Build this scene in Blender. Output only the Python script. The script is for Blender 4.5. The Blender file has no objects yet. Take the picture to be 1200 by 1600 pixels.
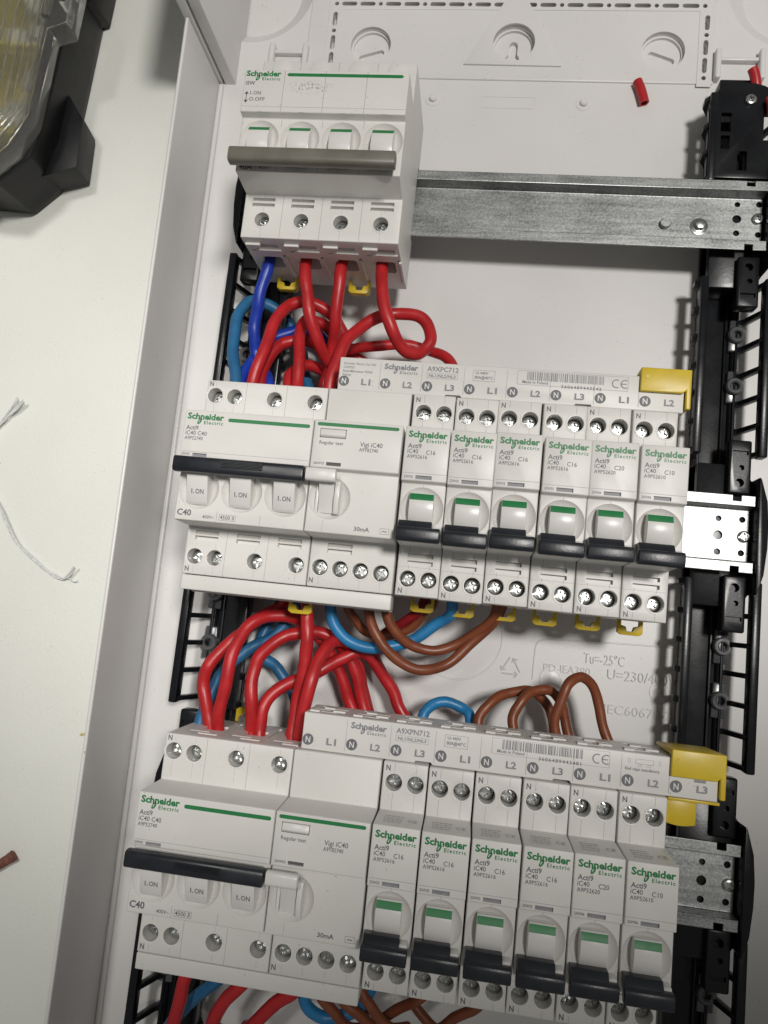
import bpy, bmesh, math, random
from mathutils import Vector, Matrix, geometry
random.seed(7)
R = math.radians
scene = bpy.context.scene
col = scene.collection
MM = 0.001
ZO = 32.0                      # height of the rail lip plane above the table, mm

# ------------------------------------------------------------------ camera
cam_d = bpy.data.cameras.new('camera'); cam = bpy.data.objects.new('camera', cam_d); col.objects.link(cam)
def rot3(a, b, c):
    return Matrix.Rotation(c, 3, 'Z') @ Matrix.Rotation(b, 3, 'Y') @ Matrix.Rotation(a, 3, 'X')
cam.matrix_world = Matrix.Translation(Vector((120.99, -49.16, 346.22 + ZO)) * MM) @ rot3(0.1391, 0.1090, 0.1050).to_4x4()
cam_d.sensor_fit = 'HORIZONTAL'; cam_d.sensor_width = 36.0; cam_d.lens = 36.0 * 1162.1 / 1200.0
cam_d.clip_start = 0.01; cam_d.clip_end = 20
scene.camera = cam

# ------------------------------------------------------------------ light
world = bpy.data.worlds.new('World'); scene.world = world; world.use_nodes = True
wb = world.node_tree.nodes['Background']; wb.inputs[0].default_value = (1.0, 0.98, 0.93, 1); wb.inputs[1].default_value = 0.145
def area(name, loc, target, sx, sy, power, colr):
    d = bpy.data.lights.new(name, 'AREA'); d.shape = 'RECTANGLE'; d.size = sx; d.size_y = sy; d.energy = power; d.color = colr
    o = bpy.data.objects.new(name, d); col.objects.link(o); o.location = loc
    o.rotation_euler = (Vector(target) - Vector(loc)).to_track_quat('-Z', 'Y').to_euler()
    return o
def spot(name, loc, target, half, blend, radius, power, colr):
    d = bpy.data.lights.new(name, 'SPOT'); d.spot_size = R(2 * half); d.spot_blend = blend; d.shadow_soft_size = radius; d.energy = power; d.color = colr
    o = bpy.data.objects.new(name, d); col.objects.link(o); o.location = loc
    o.rotation_euler = (Vector(target) - Vector(loc)).to_track_quat('-Z', 'Y').to_euler()
    return o
spot('ceiling_lamp', (0.47, 0.17, 1.24), (0.075, 0.158, 0), 16.6, 0.40, 0.085, 42.0, (1.0, 0.965, 0.92))
spot('side_lamp', (-0.14, 0.29, 1.30), (-0.225, -0.075, 0), 14.0, 0.36, 0.085, 26.0, (1.0, 0.975, 0.93))
scene.view_settings.view_transform = 'Standard'; scene.view_settings.look = 'None'
scene.view_settings.exposure = 0.0; scene.view_settings.gamma = 1.0
scene.render.engine = 'CYCLES'
scene.render.resolution_x = 768; scene.render.resolution_y = 1024

# ------------------------------------------------------------------ materials
def mat(name, colr, rough=0.45, metal=0.0, var=0.0, vscale=60, bump=0.0, bscale=900, spec=0.5, trans=0.0, coat=0.0, dust=0.0):
    m = bpy.data.materials.new(name); m.use_nodes = True
    nt = m.node_tree; b = nt.nodes['Principled BSDF']
    b.inputs['Base Color'].default_value = (*colr, 1); b.inputs['Roughness'].default_value = rough
    b.inputs['Metallic'].default_value = metal; b.inputs['Specular IOR Level'].default_value = spec
    b.inputs['Transmission Weight'].default_value = trans; b.inputs['Coat Weight'].default_value = coat
    tc = nt.nodes.new('ShaderNodeTexCoord')
    oi = nt.nodes.new('ShaderNodeObjectInfo'); va = nt.nodes.new('ShaderNodeVectorMath'); va.operation = 'MULTIPLY_ADD'
    va.inputs[1].default_value = (7, 7, 7)     # every copy gets its own grain and dirt
    nt.links.new(oi.outputs['Location'], va.inputs[0]); nt.links.new(tc.outputs['Object'], va.inputs[2])
    src = va.outputs[0]
    if var > 0 or dust > 0:
        n = nt.nodes.new('ShaderNodeTexNoise'); n.inputs['Scale'].default_value = vscale; n.inputs['Detail'].default_value = 3
        nt.links.new(src, n.inputs['Vector'])
        r = nt.nodes.new('ShaderNodeValToRGB')
        r.color_ramp.elements[0].position = 0.3; r.color_ramp.elements[1].position = 0.7
        r.color_ramp.elements[0].color = (*[c * (1 - var) for c in colr], 1); r.color_ramp.elements[1].color = (*[min(1, c * (1 + var)) for c in colr], 1)
        nt.links.new(n.outputs['Fac'], r.inputs['Fac'])
        out = r.outputs['Color']
        if dust > 0:   # small dirt specks and smudges
            v = nt.nodes.new('ShaderNodeTexNoise'); v.inputs['Scale'].default_value = 1100; v.inputs['Detail'].default_value = 2
            nt.links.new(src, v.inputs['Vector'])
            v2 = nt.nodes.new('ShaderNodeTexNoise'); v2.inputs['Scale'].default_value = 55; v2.inputs['Detail'].default_value = 1
            nt.links.new(src, v2.inputs['Vector'])
            r2 = nt.nodes.new('ShaderNodeValToRGB'); r2.color_ramp.elements[0].position = 0.69; r2.color_ramp.elements[1].position = 0.74
            nt.links.new(v.outputs['Fac'], r2.inputs['Fac'])
            r3 = nt.nodes.new('ShaderNodeValToRGB'); r3.color_ramp.elements[0].position = 0.45; r3.color_ramp.elements[1].position = 0.62
            nt.links.new(v2.outputs['Fac'], r3.inputs['Fac'])
            mu = nt.nodes.new('ShaderNodeMath'); mu.operation = 'MULTIPLY'
            nt.links.new(r2.outputs['Color'], mu.inputs[0]); nt.links.new(r3.outputs['Color'], mu.inputs[1])
            mu2 = nt.nodes.new('ShaderNodeMath'); mu2.operation = 'MULTIPLY'; mu2.inputs[1].default_value = dust
            nt.links.new(mu.outputs[0], mu2.inputs[0])
            mx = nt.nodes.new('ShaderNodeMix'); mx.data_type = 'RGBA'
            mx.inputs['B'].default_value = (0.16, 0.14, 0.12, 1)
            nt.links.new(mu2.outputs[0], mx.inputs['Factor']); nt.links.new(out, mx.inputs['A'])
            out = mx.outputs['Result']
        nt.links.new(out, b.inputs['Base Color'])
        rr = nt.nodes.new('ShaderNodeMapRange'); rr.inputs['To Min'].default_value = max(0.02, rough - 0.08); rr.inputs['To Max'].default_value = rough + 0.10
        nt.links.new(n.outputs['Fac'], rr.inputs['Value']); nt.links.new(rr.outputs[0], b.inputs['Roughness'])
    if bump > 0:
        n2 = nt.nodes.new('ShaderNodeTexNoise'); n2.inputs['Scale'].default_value = bscale; n2.inputs['Detail'].default_value = 2
        nt.links.new(src, n2.inputs['Vector'])
        bp = nt.nodes.new('ShaderNodeBump'); bp.inputs['Strength'].default_value = bump; bp.inputs['Distance'].default_value = 0.0004
        nt.links.new(n2.outputs['Fac'], bp.inputs['Height']); nt.links.new(bp.outputs[0], b.inputs['Normal'])
    return m
def smudge(src):
    """same plastic with a dirty finger mark on the label of the switch"""
    m = src.copy(); m.name = 'device_white_plastic_with_smudge'; nt = m.node_tree; b = nt.nodes['Principled BSDF']
    old = b.inputs['Base Color'].links[0].from_socket
    tc = nt.nodes.new('ShaderNodeTexCoord'); mp = nt.nodes.new('ShaderNodeMapping'); mp.vector_type = 'TEXTURE'
    mp.inputs['Location'].default_value = (0.030, 0.0145, 0.062); mp.inputs['Scale'].default_value = (0.012, 0.0042, 0.004)
    g = nt.nodes.new('ShaderNodeTexGradient'); g.gradient_type = 'SPHERICAL'
    nt.links.new(tc.outputs['Object'], mp.inputs['Vector']); nt.links.new(mp.outputs[0], g.inputs['Vector'])
    n = nt.nodes.new('ShaderNodeTexNoise'); n.inputs['Scale'].default_value = 1100; n.inputs['Detail'].default_value = 3
    nt.links.new(tc.outputs['Object'], n.inputs['Vector'])
    r = nt.nodes.new('ShaderNodeValToRGB'); r.color_ramp.elements[0].position = 0.50; r.color_ramp.elements[1].position = 0.68
    nt.links.new(n.outputs['Fac'], r.inputs['Fac'])
    k = nt.nodes.new('ShaderNodeMath'); k.operation = 'MULTIPLY'; nt.links.new(r.outputs['Color'], k.inputs[0]); nt.links.new(g.outputs['Fac'], k.inputs[1])
    mx = nt.nodes.new('ShaderNodeMix'); mx.data_type = 'RGBA'; mx.inputs['B'].default_value = (0.13, 0.125, 0.12, 1)
    nt.links.new(k.outputs[0], mx.inputs['Factor']); nt.links.new(old, mx.inputs['A']); nt.links.new(mx.outputs['Result'], b.inputs['Base Color'])
    return m
M = {}
M['white'] = mat('device_white_plastic', (0.69, 0.68, 0.655), 0.40, var=0.025, vscale=45, bump=0.05, bscale=1600, dust=0.55)
M['white_smudged'] = smudge(M['white'])
M['white2'] = mat('toggle_white_plastic', (0.72, 0.71, 0.69), 0.30, var=0.02, vscale=80, bump=0.03)
M['encl'] = mat('enclosure_white_plastic', (0.70, 0.69, 0.68), 0.34, var=0.03, vscale=18, bump=0.06, bscale=900, dust=0.7)
M['emboss'] = mat('enclosure_plastic_relief_shade', (0.58, 0.575, 0.565), 0.38, var=0.02)  # same enclosure plastic, darkened to paint shading onto the raised marks
M['table'] = mat('white_tabletop', (0.77, 0.78, 0.73), 0.55, var=0.03, vscale=12, bump=0.30, bscale=650, dust=0.55)
M['black'] = mat('black_frame_plastic', (0.008, 0.009, 0.011), 0.27, var=0.2, vscale=90, bump=0.05, spec=0.3)
M['anchor'] = mat('black_anchor_plastic_painted_sheen', (0.075, 0.076, 0.08), 0.22, var=0.2, vscale=150, bump=0.05)  # black plastic lightened to grey, its glossy reflection put into the colour
M['lever'] = mat('dark_grey_lever_plastic', (0.015, 0.018, 0.024), 0.34, var=0.25, vscale=120, bump=0.10, bscale=1500)
M['greybar'] = mat('warm_grey_lever_plastic', (0.150, 0.142, 0.118), 0.40, var=0.15, vscale=90, bump=0.12, bscale=1500)
M['green'] = mat('green_print', (0.012, 0.19, 0.055), 0.45, var=0.06, vscale=300)
M['gprint'] = mat('grey_print', (0.135, 0.135, 0.15), 0.5, var=0.1, vscale=500)
M['lprint'] = mat('light_grey_print', (0.24, 0.24, 0.26), 0.5, var=0.08, vscale=500)
M['flank'] = mat('faint_grey_print', (0.40, 0.40, 0.39), 0.5)
M['seam'] = mat('mould_seam_painted_shade', (0.34, 0.335, 0.33), 0.6)  # darker grey of flat strips, painting the shade of fine grooves
M['gap'] = mat('slot_floor_painted_shade', (0.10, 0.095, 0.10), 0.6)  # dark tone painted on a slot floor for the recess's shade
M['yellow'] = mat('yellow_plastic', (0.62, 0.45, 0.025), 0.36, var=0.08, vscale=90, bump=0.04)
M['red'] = mat('red_wire_insulation', (0.44, 0.016, 0.020), 0.36, var=0.16, vscale=110, bump=0.14, bscale=420, dust=0.25)
M['darkred'] = mat('dark_red_wire_insulation', (0.26, 0.010, 0.014), 0.4, var=0.1, vscale=70)
M['blue'] = mat('deep_blue_wire_insulation', (0.010, 0.040, 0.36), 0.36, var=0.16, vscale=110, bump=0.14, bscale=420, dust=0.25)
M['teal'] = mat('dusty_blue_wire_insulation', (0.020, 0.125, 0.27), 0.42, var=0.16, vscale=110, bump=0.14, bscale=420, dust=0.25)
M['ltblue'] = mat('light_blue_wire_insulation', (0.020, 0.19, 0.42), 0.38, var=0.16, vscale=110, bump=0.14, bscale=420, dust=0.25)
M['brown'] = mat('brown_wire_insulation', (0.20, 0.055, 0.022), 0.38, var=0.16, vscale=110, bump=0.14, bscale=420, dust=0.25)
M['copper'] = mat('bare_copper', (0.75, 0.36, 0.18), 0.3, metal=1.0)
M['screw'] = mat('zinc_screw_steel', (0.50, 0.51, 0.50), 0.30, metal=1.0, var=0.12, vscale=500, bump=0.05, bscale=600)
M['cord'] = mat('pale_cord', (0.66, 0.67, 0.67), 0.8, var=0.15, vscale=900, bump=0.4, bscale=3000)
M['toolblack'] = mat('black_case_plastic', (0.007, 0.007, 0.008), 0.45, var=0.2, vscale=120, bump=0.25, bscale=1800, spec=0.3)
M['trayyellow'] = mat('yellow_tray_plastic', (0.58, 0.50, 0.14), 0.45, var=0.15, vscale=60)
M['scrap'] = mat('brown_scrap', (0.20, 0.075, 0.055), 0.7, var=0.25, vscale=300, bump=0.6, bscale=900)
M['clearpart'] = mat('pale_plastic_bits', (0.55, 0.55, 0.48), 0.25, var=0.25, vscale=120, bump=0.3, bscale=500)
def steel():
    m = bpy.data.materials.new('galvanised_steel'); m.use_nodes = True; nt = m.node_tree; b = nt.nodes['Principled BSDF']
    b.inputs['Metallic'].default_value = 1.0
    tc = nt.nodes.new('ShaderNodeTexCoord')
    mp = nt.nodes.new('ShaderNodeMapping'); mp.inputs['Scale'].default_value = (14, 170, 170)      # drawn along the rail
    nt.links.new(tc.outputs['Object'], mp.inputs['Vector'])
    n = nt.nodes.new('ShaderNodeTexNoise'); n.inputs['Scale'].default_value = 950; n.inputs['Detail'].default_value = 2
    st = nt.nodes.new('ShaderNodeTexNoise'); st.inputs['Scale'].default_value = 3; st.inputs['Detail'].default_value = 3
    n3 = nt.nodes.new('ShaderNodeTexNoise'); n3.inputs['Scale'].default_value = 45; n3.inputs['Detail'].default_value = 4
    nt.links.new(tc.outputs['Object'], n.inputs['Vector']); nt.links.new(mp.outputs[0], st.inputs['Vector']); nt.links.new(tc.outputs['Object'], n3.inputs['Vector'])
    a = nt.nodes.new('ShaderNodeMath'); a.operation = 'MULTIPLY_ADD'; a.inputs[1].default_value = 0.45
    a2 = nt.nodes.new('ShaderNodeMath'); a2.operation = 'MULTIPLY_ADD'; a2.inputs[1].default_value = 0.3
    a3 = nt.nodes.new('ShaderNodeMath'); a3.operation = 'MULTIPLY'; a3.inputs[1].default_value = 0.35
    nt.links.new(n3.outputs['Fac'], a3.inputs[0]); nt.links.new(st.outputs['Fac'], a2.inputs[0]); nt.links.new(a3.outputs[0], a2.inputs[2])
    nt.links.new(n.outputs['Fac'], a.inputs[0]); nt.links.new(a2.outputs[0], a.inputs[2])
    r = nt.nodes.new('ShaderNodeValToRGB'); r.color_ramp.elements[0].color = (0.17, 0.178, 0.18, 1); r.color_ramp.elements[1].color = (0.54, 0.555, 0.55, 1)
    r.color_ramp.elements[0].position = 0.38; r.color_ramp.elements[1].position = 0.74
    nt.links.new(a.outputs[0], r.inputs['Fac']); nt.links.new(r.outputs['Color'], b.inputs['Base Color'])
    rr = nt.nodes.new('ShaderNodeMapRange'); rr.inputs['To Min'].default_value = 0.36; rr.inputs['To Max'].default_value = 0.60
    nt.links.new(a2.outputs[0], rr.inputs['Value']); nt.links.new(rr.outputs[0], b.inputs['Roughness'])
    bp = nt.nodes.new('ShaderNodeBump'); bp.inputs['Strength'].default_value = 0.12; bp.inputs['Distance'].default_value = 0.0003
    nt.links.new(n.outputs['Fac'], bp.inputs['Height']); nt.links.new(bp.outputs[0], b.inputs['Normal'])
    return m
M['steel'] = steel()
def clear():
    m = bpy.data.materials.new('scuffed_clear_plastic'); m.use_nodes = True; nt = m.node_tree; b = nt.nodes['Principled BSDF']
    b.inputs['Base Color'].default_value = (0.95, 0.95, 0.92, 1); b.inputs['Roughness'].default_value = 0.1
    b.inputs['Transmission Weight'].default_value = 0.96; b.inputs['IOR'].default_value = 1.40
    tc = nt.nodes.new('ShaderNodeTexCoord'); mp = nt.nodes.new('ShaderNodeMapping'); mp.inputs['Scale'].default_value = (900, 60, 200)
    n = nt.nodes.new('ShaderNodeTexNoise'); n.inputs['Scale'].default_value = 1; n.inputs['Detail'].default_value = 6
    nt.links.new(tc.outputs['Object'], mp.inputs['Vector']); nt.links.new(mp.outputs[0], n.inputs['Vector'])
    rr = nt.nodes.new('ShaderNodeMapRange'); rr.inputs['To Min'].default_value = 0.03; rr.inputs['To Max'].default_value = 0.22
    nt.links.new(n.outputs['Fac'], rr.inputs['Value']); nt.links.new(rr.outputs[0], b.inputs['Roughness'])
    bp = nt.nodes.new('ShaderNodeBump'); bp.inputs['Strength'].default_value = 0.25; bp.inputs['Distance'].default_value = 0.0003
    nt.links.new(n.outputs['Fac'], bp.inputs['Height']); nt.links.new(bp.outputs[0], b.inputs['Normal'])
    return m
M['clear'] = clear()

# ------------------------------------------------------------------ mesh helpers (all in millimetres)
class MB:
    def __init__(s): s.v = []; s.f = []
    def add(s, v, f):
        o = len(s.v); s.v += [tuple(q) for q in v]; s.f += [tuple(i + o for i in q) for q in f]; return s
    def box(s, x0, x1, y0, y1, z0, z1):
        v = [(x, y, z) for z in (z0, z1) for (x, y) in ((x0, y0), (x1, y0), (x1, y1), (x0, y1))]
        return s.add(v, [(3, 2, 1, 0), (4, 5, 6, 7), (0, 1, 5, 4), (1, 2, 6, 5), (2, 3, 7, 6), (3, 0, 4, 7)])
    def prism(s, poly, a0, a1, axis='z'):
        # poly runs counter-clockwise seen from the +axis end
        n = len(poly)
        if axis == 'z': P = lambda q, a: (q[0], q[1], a)
        elif axis == 'x': P = lambda q, a: (a, q[0], q[1])
        else: P = lambda q, a: (q[1], a, q[0])
        ar = sum(poly[i][0] * poly[(i + 1) % n][1] - poly[(i + 1) % n][0] * poly[i][1] for i in range(n))
        if ar < 0: poly = poly[::-1]
        v = [P(q, a0) for q in poly] + [P(q, a1) for q in poly]
        f = [tuple(range(n))[::-1], tuple(range(n, 2 * n))] + [(i, (i + 1) % n, n + (i + 1) % n, n + i) for i in range(n)]
        return s.add(v, f)
    def cyl(s, cx, cy, z0, z1, r, n=24, r1=None, axis='z'):
        r1 = r if r1 is None else r1
        v = []
        for (z, rr) in ((z0, r), (z1, r1)):
            for i in range(n):
                a = 2 * math.pi * i / n; c = (cx + rr * math.cos(a), cy + rr * math.sin(a))
                v.append((c[0], c[1], z) if axis == 'z' else ((z, c[0], c[1]) if axis == 'x' else (c[1], z, c[0])))
        return s.add(v, [tuple(range(n))[::-1], tuple(range(n, 2 * n))] + [(i, (i + 1) % n, n + (i + 1) % n, n + i) for i in range(n)])
    def lathe(s, cx, cy, prof, n=28):
        # prof: (r, z) from the outside bottom to the axis
        v = []; k = len(prof)
        for i in range(n):
            a = 2 * math.pi * i / n
            for (r, z) in prof: v.append((cx + r * math.cos(a), cy + r * math.sin(a), z))
        f = []
        for i in range(n):
            j = (i + 1) % n
            for q in range(k - 1): f.append((i * k + q, j * k + q, j * k + q + 1, i * k + q + 1))
        return s.add(v, f)
    def ball(s, cx, cy, cz, r, n=48, m=24):
        v = [(cx, cy, cz - r)]; f = []
        for j in range(1, m):
            a = math.pi * j / m
            for i in range(n):
                b = 2 * math.pi * i / n; v.append((cx + r * math.sin(a) * math.cos(b), cy + r * math.sin(a) * math.sin(b), cz - r * math.cos(a)))
        v.append((cx, cy, cz + r)); L = len(v) - 1
        for i in range(n):
            k = (i + 1) % n; f.append((0, 1 + k, 1 + i)); f.append((L, 1 + (m - 2) * n + i, 1 + (m - 2) * n + k))
            for j in range(m - 2): f.append((1 + j * n + i, 1 + j * n + k, 1 + (j + 1) * n + k, 1 + (j + 1) * n + i))
        return s.add(v, f)
    def tube(s, pts, r, n=10, caps=True, r2=None):
        P = [Vector(q) for q in pts]; N = len(P); v = []; f = []
        t = (P[1] - P[0]).normalized(); up = Vector((0, 0, 1)) if abs(t.z) < 0.9 else Vector((1, 0, 0))
        x = t.cross(up).normalized(); y = x.cross(t).normalized()
        for i in range(N):
            tn = ((P[min(i + 1, N - 1)] - P[max(i - 1, 0)])).normalized()
            q = t.rotation_difference(tn); x = q @ x; y = q @ y; t = tn
            rr = r if not callable(r) else r(i / (N - 1))
            for k in range(n):
                a = 2 * math.pi * k / n; v.append(P[i] + x * (rr * math.cos(a)) + y * (rr * math.sin(a)))
        for i in range(N - 1):
            for k in range(n):
                f.append((i * n + k, i * n + (k + 1) % n, (i + 1) * n + (k + 1) % n, (i + 1) * n + k))
        if caps: f += [tuple(range(n)), tuple((N - 1) * n + k for k in range(n))[::-1]]
        return s.add(v, f)
    def mesh(s, bevel=0.0, seg=2, ang=30, weld=True):
        bm = bmesh.new(); vs = [bm.verts.new(q) for q in s.v]
        for q in s.f:
            try: bm.faces.new([vs[i] for i in q])
            except ValueError: pass
        if bevel > 0:
            bmesh.ops.recalc_face_normals(bm, faces=bm.faces)
            ed = [e for e in bm.edges if len(e.link_faces) == 2 and e.calc_face_angle(0) > R(ang)]
            bmesh.ops.bevel(bm, geom=ed, offset=bevel, segments=seg, profile=0.5, affect='EDGES', clamp_overlap=True)
        bmesh.ops.recalc_face_normals(bm, faces=bm.faces)
        me = bpy.data.meshes.new('mesh'); bm.to_mesh(me); bm.free()
        return me
def cut(me, cutters):
    """boolean difference, done once for a prototype mesh (millimetres)"""
    o = bpy.data.objects.new('work', me); col.objects.link(o); tmp = []
    for c in cutters:
        cm = c.mesh() if isinstance(c, MB) else c
        co = bpy.data.objects.new('cutter', cm); col.objects.link(co); tmp.append(co)
        md = o.modifiers.new('cut', 'BOOLEAN'); md.operation = 'DIFFERENCE'; md.solver = 'EXACT'; md.object = co
    dg = bpy.context.evaluated_depsgraph_get(); dg.update()
    out = bpy.data.meshes.new_from_object(o.evaluated_get(dg))
    for q in tmp + [o]: bpy.data.objects.remove(q, do_unlink=True)
    return out
def finish(me, ang=32):
    me.transform(Matrix.Scale(MM, 4))
    if len(me.polygons):
        me.shade_smooth(); me.set_sharp_from_angle(angle=R(ang))
    return me
def obj(name, me, material, parent=None, ang=32, loc=None):
    if isinstance(me, MB): me = me.mesh()
    finish(me, ang); me.name = name
    me.materials.clear(); me.materials.append(M[material])
    o = bpy.data.objects.new(name, me); col.objects.link(o)
    if parent: o.parent = parent
    if loc: o.location = Vector(loc) * MM
    return o
def share(o, parent, loc, rotz=0):
    c = o.copy(); col.objects.link(c); c.parent = parent; c.location = Vector(loc) * MM; c.rotation_euler = (0, 0, rotz); return c
def tag(o, label, cat, group=None, kind=None):
    if label: o['label'] = label
    if cat: o['category'] = cat
    if group: o['group'] = group
    if kind: o['kind'] = kind
    return o
def thing(name, loc, label, cat, group=None):
    o = bpy.data.objects.new(name, None); col.objects.link(o); o.location = (loc[0] * MM, loc[1] * MM, (loc[2] + ZO) * MM)
    o.empty_display_size = 0.01
    return tag(o, label, cat, group)
def copy_tree(o, parent=None):
    c = o.copy(); col.objects.link(c); c.parent = parent
    for ch in list(o.children): copy_tree(ch, c)
    return c

# text as flat print
_tc = {}
def glyphs(s, bold=0.0, spacing=1.0, shear=0.0):
    k = (s, bold, spacing, shear)
    if k in _tc: return _tc[k]
    cu = bpy.data.curves.new('t', 'FONT'); cu.body = s; cu.size = 1; cu.resolution_u = 2; cu.offset = bold; cu.space_character = spacing; cu.shear = shear
    cu.fill_mode = 'FRONT'
    o = bpy.data.objects.new('t', cu); col.objects.link(o)
    dg = bpy.context.evaluated_depsgraph_get(); dg.update()
    me = bpy.data.meshes.new_from_object(o.evaluated_get(dg))
    v = [tuple(q.co) for q in me.vertices]; f = [tuple(p.vertices) for p in me.polygons]
    bpy.data.objects.remove(o, do_unlink=True); bpy.data.meshes.remove(me); bpy.data.curves.remove(cu)
    _tc[k] = (v, f); return _tc[k]
_cap = None
def text(mb, s, x, y, cap, width=None, z=0.04, bold=0.0, spacing=1.0, shear=0.0, align='l', extrude=None):
    """baseline-left at (x, y), capital height cap, squeezed to width"""
    global _cap
    if _cap is None:
        v, f = glyphs('H'); _cap = max(q[1] for q in v) - min(q[1] for q in v)
    v, f = glyphs(s, bold + (0.0 if extrude else 0.011), spacing, shear)
    if not v: return
    x0 = min(q[0] for q in v); x1 = max(q[0] for q in v); sy = cap / _cap
    sx = sy if width is None else width / (x1 - x0)
    w = (x1 - x0) * sx
    ox = x - (w / 2 if align == 'c' else 0)
    V = [(ox + (q[0] - x0) * sx, y + q[1] * sy, z) for q in v]
    mb.add(V, f)
    if extrude:      # raised relief: closed side walls
        cnt = {}
        for q in f:
            for i in range(len(q)):
                a, b = q[i], q[(i + 1) % len(q)]
                cnt[(a, b)] = cnt.get((a, b), 0) + 1
        n = len(V); o = len(mb.v) - n
        mb.v += [(q[0], q[1], z - extrude) for q in V]
        for (a, b) in cnt:
            if (b, a) not in cnt: mb.f.append((o + b, o + a, o + n + a, o + n + b))
def logo(mb, x, y, w, z):
    """green or grey wordmark: bold name, leaf, small spaced second line"""
    h = w * 0.155
    text(mb, 'Schneider', x, y, h, w, z, bold=0.028)
    text(mb, 'Electric', x + 0.47 * w, y - 0.125 * w, h * 0.56, w * 0.52, z, bold=0.012, spacing=1.25)
    # leaf: slanted ring
    pts = []; n = 14
    for rr in (1.0, 0.52):
        for i in range(n):
            a = 2 * math.pi * i / n
            ex = 0.052 * w * math.cos(a) * rr * (0.85 if rr < 1 else 1.0); ey = 0.085 * w * math.sin(a) * rr
            pts.append((x + 0.345 * w + ex + 0.42 * ey, y - 0.055 * w + ey, z))
    mb.add(pts, [(i, (i + 1) % n, n + (i + 1) % n, n + i) for i in range(n)])
    mb.add([(x + 0.315 * w, y - 0.12 * w, z + 0.005), (x + 0.335 * w, y - 0.12 * w, z + 0.005), (x + 0.40 * w, y + 0.02 * w, z + 0.005), (x + 0.38 * w, y + 0.02 * w, z + 0.005)], [(0, 1, 2, 3)])
def strip(mb, x0, x1, y0, y1, z): mb.add([(x0, y0, z), (x1, y0, z), (x1, y1, z), (x0, y1, z)], [(0, 1, 2, 3)])
def frame_line(mb, x0, x1, y0, y1, z, t=0.12):
    strip(mb, x0, x1, y0, y0 + t, z); strip(mb, x0, x1, y1 - t, y1, z); strip(mb, x0, x0 + t, y0 + t, y1 - t, z); strip(mb, x1 - t, x1, y0 + t, y1 - t, z)
def spline(pts, sub=9):
    P = [Vector(q) for q in pts]; out = []
    for i in range(len(P) - 1):
        p0 = P[max(i - 1, 0)]; p1 = P[i]; p2 = P[i + 1]; p3 = P[min(i + 2, len(P) - 1)]
        def tj(a, b): return max((b - a).length, 1e-3) ** 0.5
        t0 = 0; t1 = t0 + (tj(p0, p1) if i > 0 else 1); t2 = t1 + tj(p1, p2); t3 = t2 + (tj(p2, p3) if i < len(P) - 2 else 1)
        for k in range(sub):
            t = t1 + (t2 - t1) * k / sub
            a1 = p0 * ((t1 - t) / (t1 - t0)) + p1 * ((t - t0) / (t1 - t0)) if i > 0 else p1
            a2 = p1 * ((t2 - t) / (t2 - t1)) + p2 * ((t - t1) / (t2 - t1))
            a3 = p2 * ((t3 - t) / (t3 - t2)) + p3 * ((t - t2) / (t3 - t2)) if i < len(P) - 2 else p2
            b1 = a1 * ((t2 - t) / (t2 - t0)) + a2 * ((t - t0) / (t2 - t0)) if i > 0 else a1 * ((t2 - t) / (t2 - t1)) + a2 * ((t - t1) / (t2 - t1))
            b2 = a2 * ((t3 - t) / (t3 - t1)) + a3 * ((t - t1) / (t3 - t1)) if i < len(P) - 2 else a2 * ((t2 - t) / (t2 - t1)) + a3 * ((t - t1) / (t2 - t1))
            out.append(b1 * ((t2 - t) / (t2 - t1)) + b2 * ((t - t1) / (t2 - t1)))
    out.append(P[-1]); return out

# ================================================================== table
me = MB().box(-900, 900, -700, 900, -60, 0).mesh(bevel=2)
t = obj('tabletop', me, 'table'); tag(t, None, None, kind='structure')
t.location.z = -0.0005

# ================================================================== enclosure
F = -25.0                                      # inner floor
enc = thing('enclosure', (0, 0, -ZO), 'white plastic electrical enclosure lying open on the table, breakers mounted inside', 'enclosure')
UP = (0, 0, ZO)
def wallx(y): return -43.3 + (234.0 - y) * (5.7 / 496.0)
YB, YT, XR = -300.0, 312.0, 283.0
def rounded_slot(mb, x0, y0, x1, y1, r, z0, z1, n=6):
    d = Vector((x1 - x0, y1 - y0)); L = d.length; a0 = math.atan2(d.y, d.x) if L > 1e-6 else 0
    poly = [(x1 + r * math.cos(a0 - math.pi / 2 + math.pi * i / n), y1 + r * math.sin(a0 - math.pi / 2 + math.pi * i / n)) for i in range(n + 1)]
    poly += [(x0 + r * math.cos(a0 + math.pi / 2 + math.pi * i / n), y0 + r * math.sin(a0 + math.pi / 2 + math.pi * i / n)) for i in range(n + 1)]
    if L < 1e-6: poly = [(x0 + r * math.cos(2 * math.pi * i / (2 * n)), y0 + r * math.sin(2 * math.pi * i / (2 * n))) for i in range(2 * n)]
    return mb.prism(poly, z0, z1)
def ring(cx, cy, r, n=40): return [(cx + r * math.cos(2 * math.pi * i / n), cy + r * math.sin(2 * math.pi * i / n)) for i in range(n)]
WELLS = [(40.4, 258.5), (119.0, 260.5), (197.6, 257.3)]
wells = MB()
for (x, y) in WELLS: wells.prism(ring(x, y, 11.2), F - 4.0, F + 4)
inner = MB()
rounded_slot(inner, 35.2, 254.2, 45.8, 257.6, 1.7, F - 6.2, F)
rounded_slot(inner, 192.6, 258.8, 203.0, 254.8, 1.7, F - 6.2, F)
rounded_slot(inner, 118.8, 254.6, 118.8, 254.61, 3.9, F - 6.7, F)
key = MB(); rounded_slot(key, 118.8, 256, 119, 263.0, 2.3, F - 6.6, F)
dash = MB()
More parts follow.
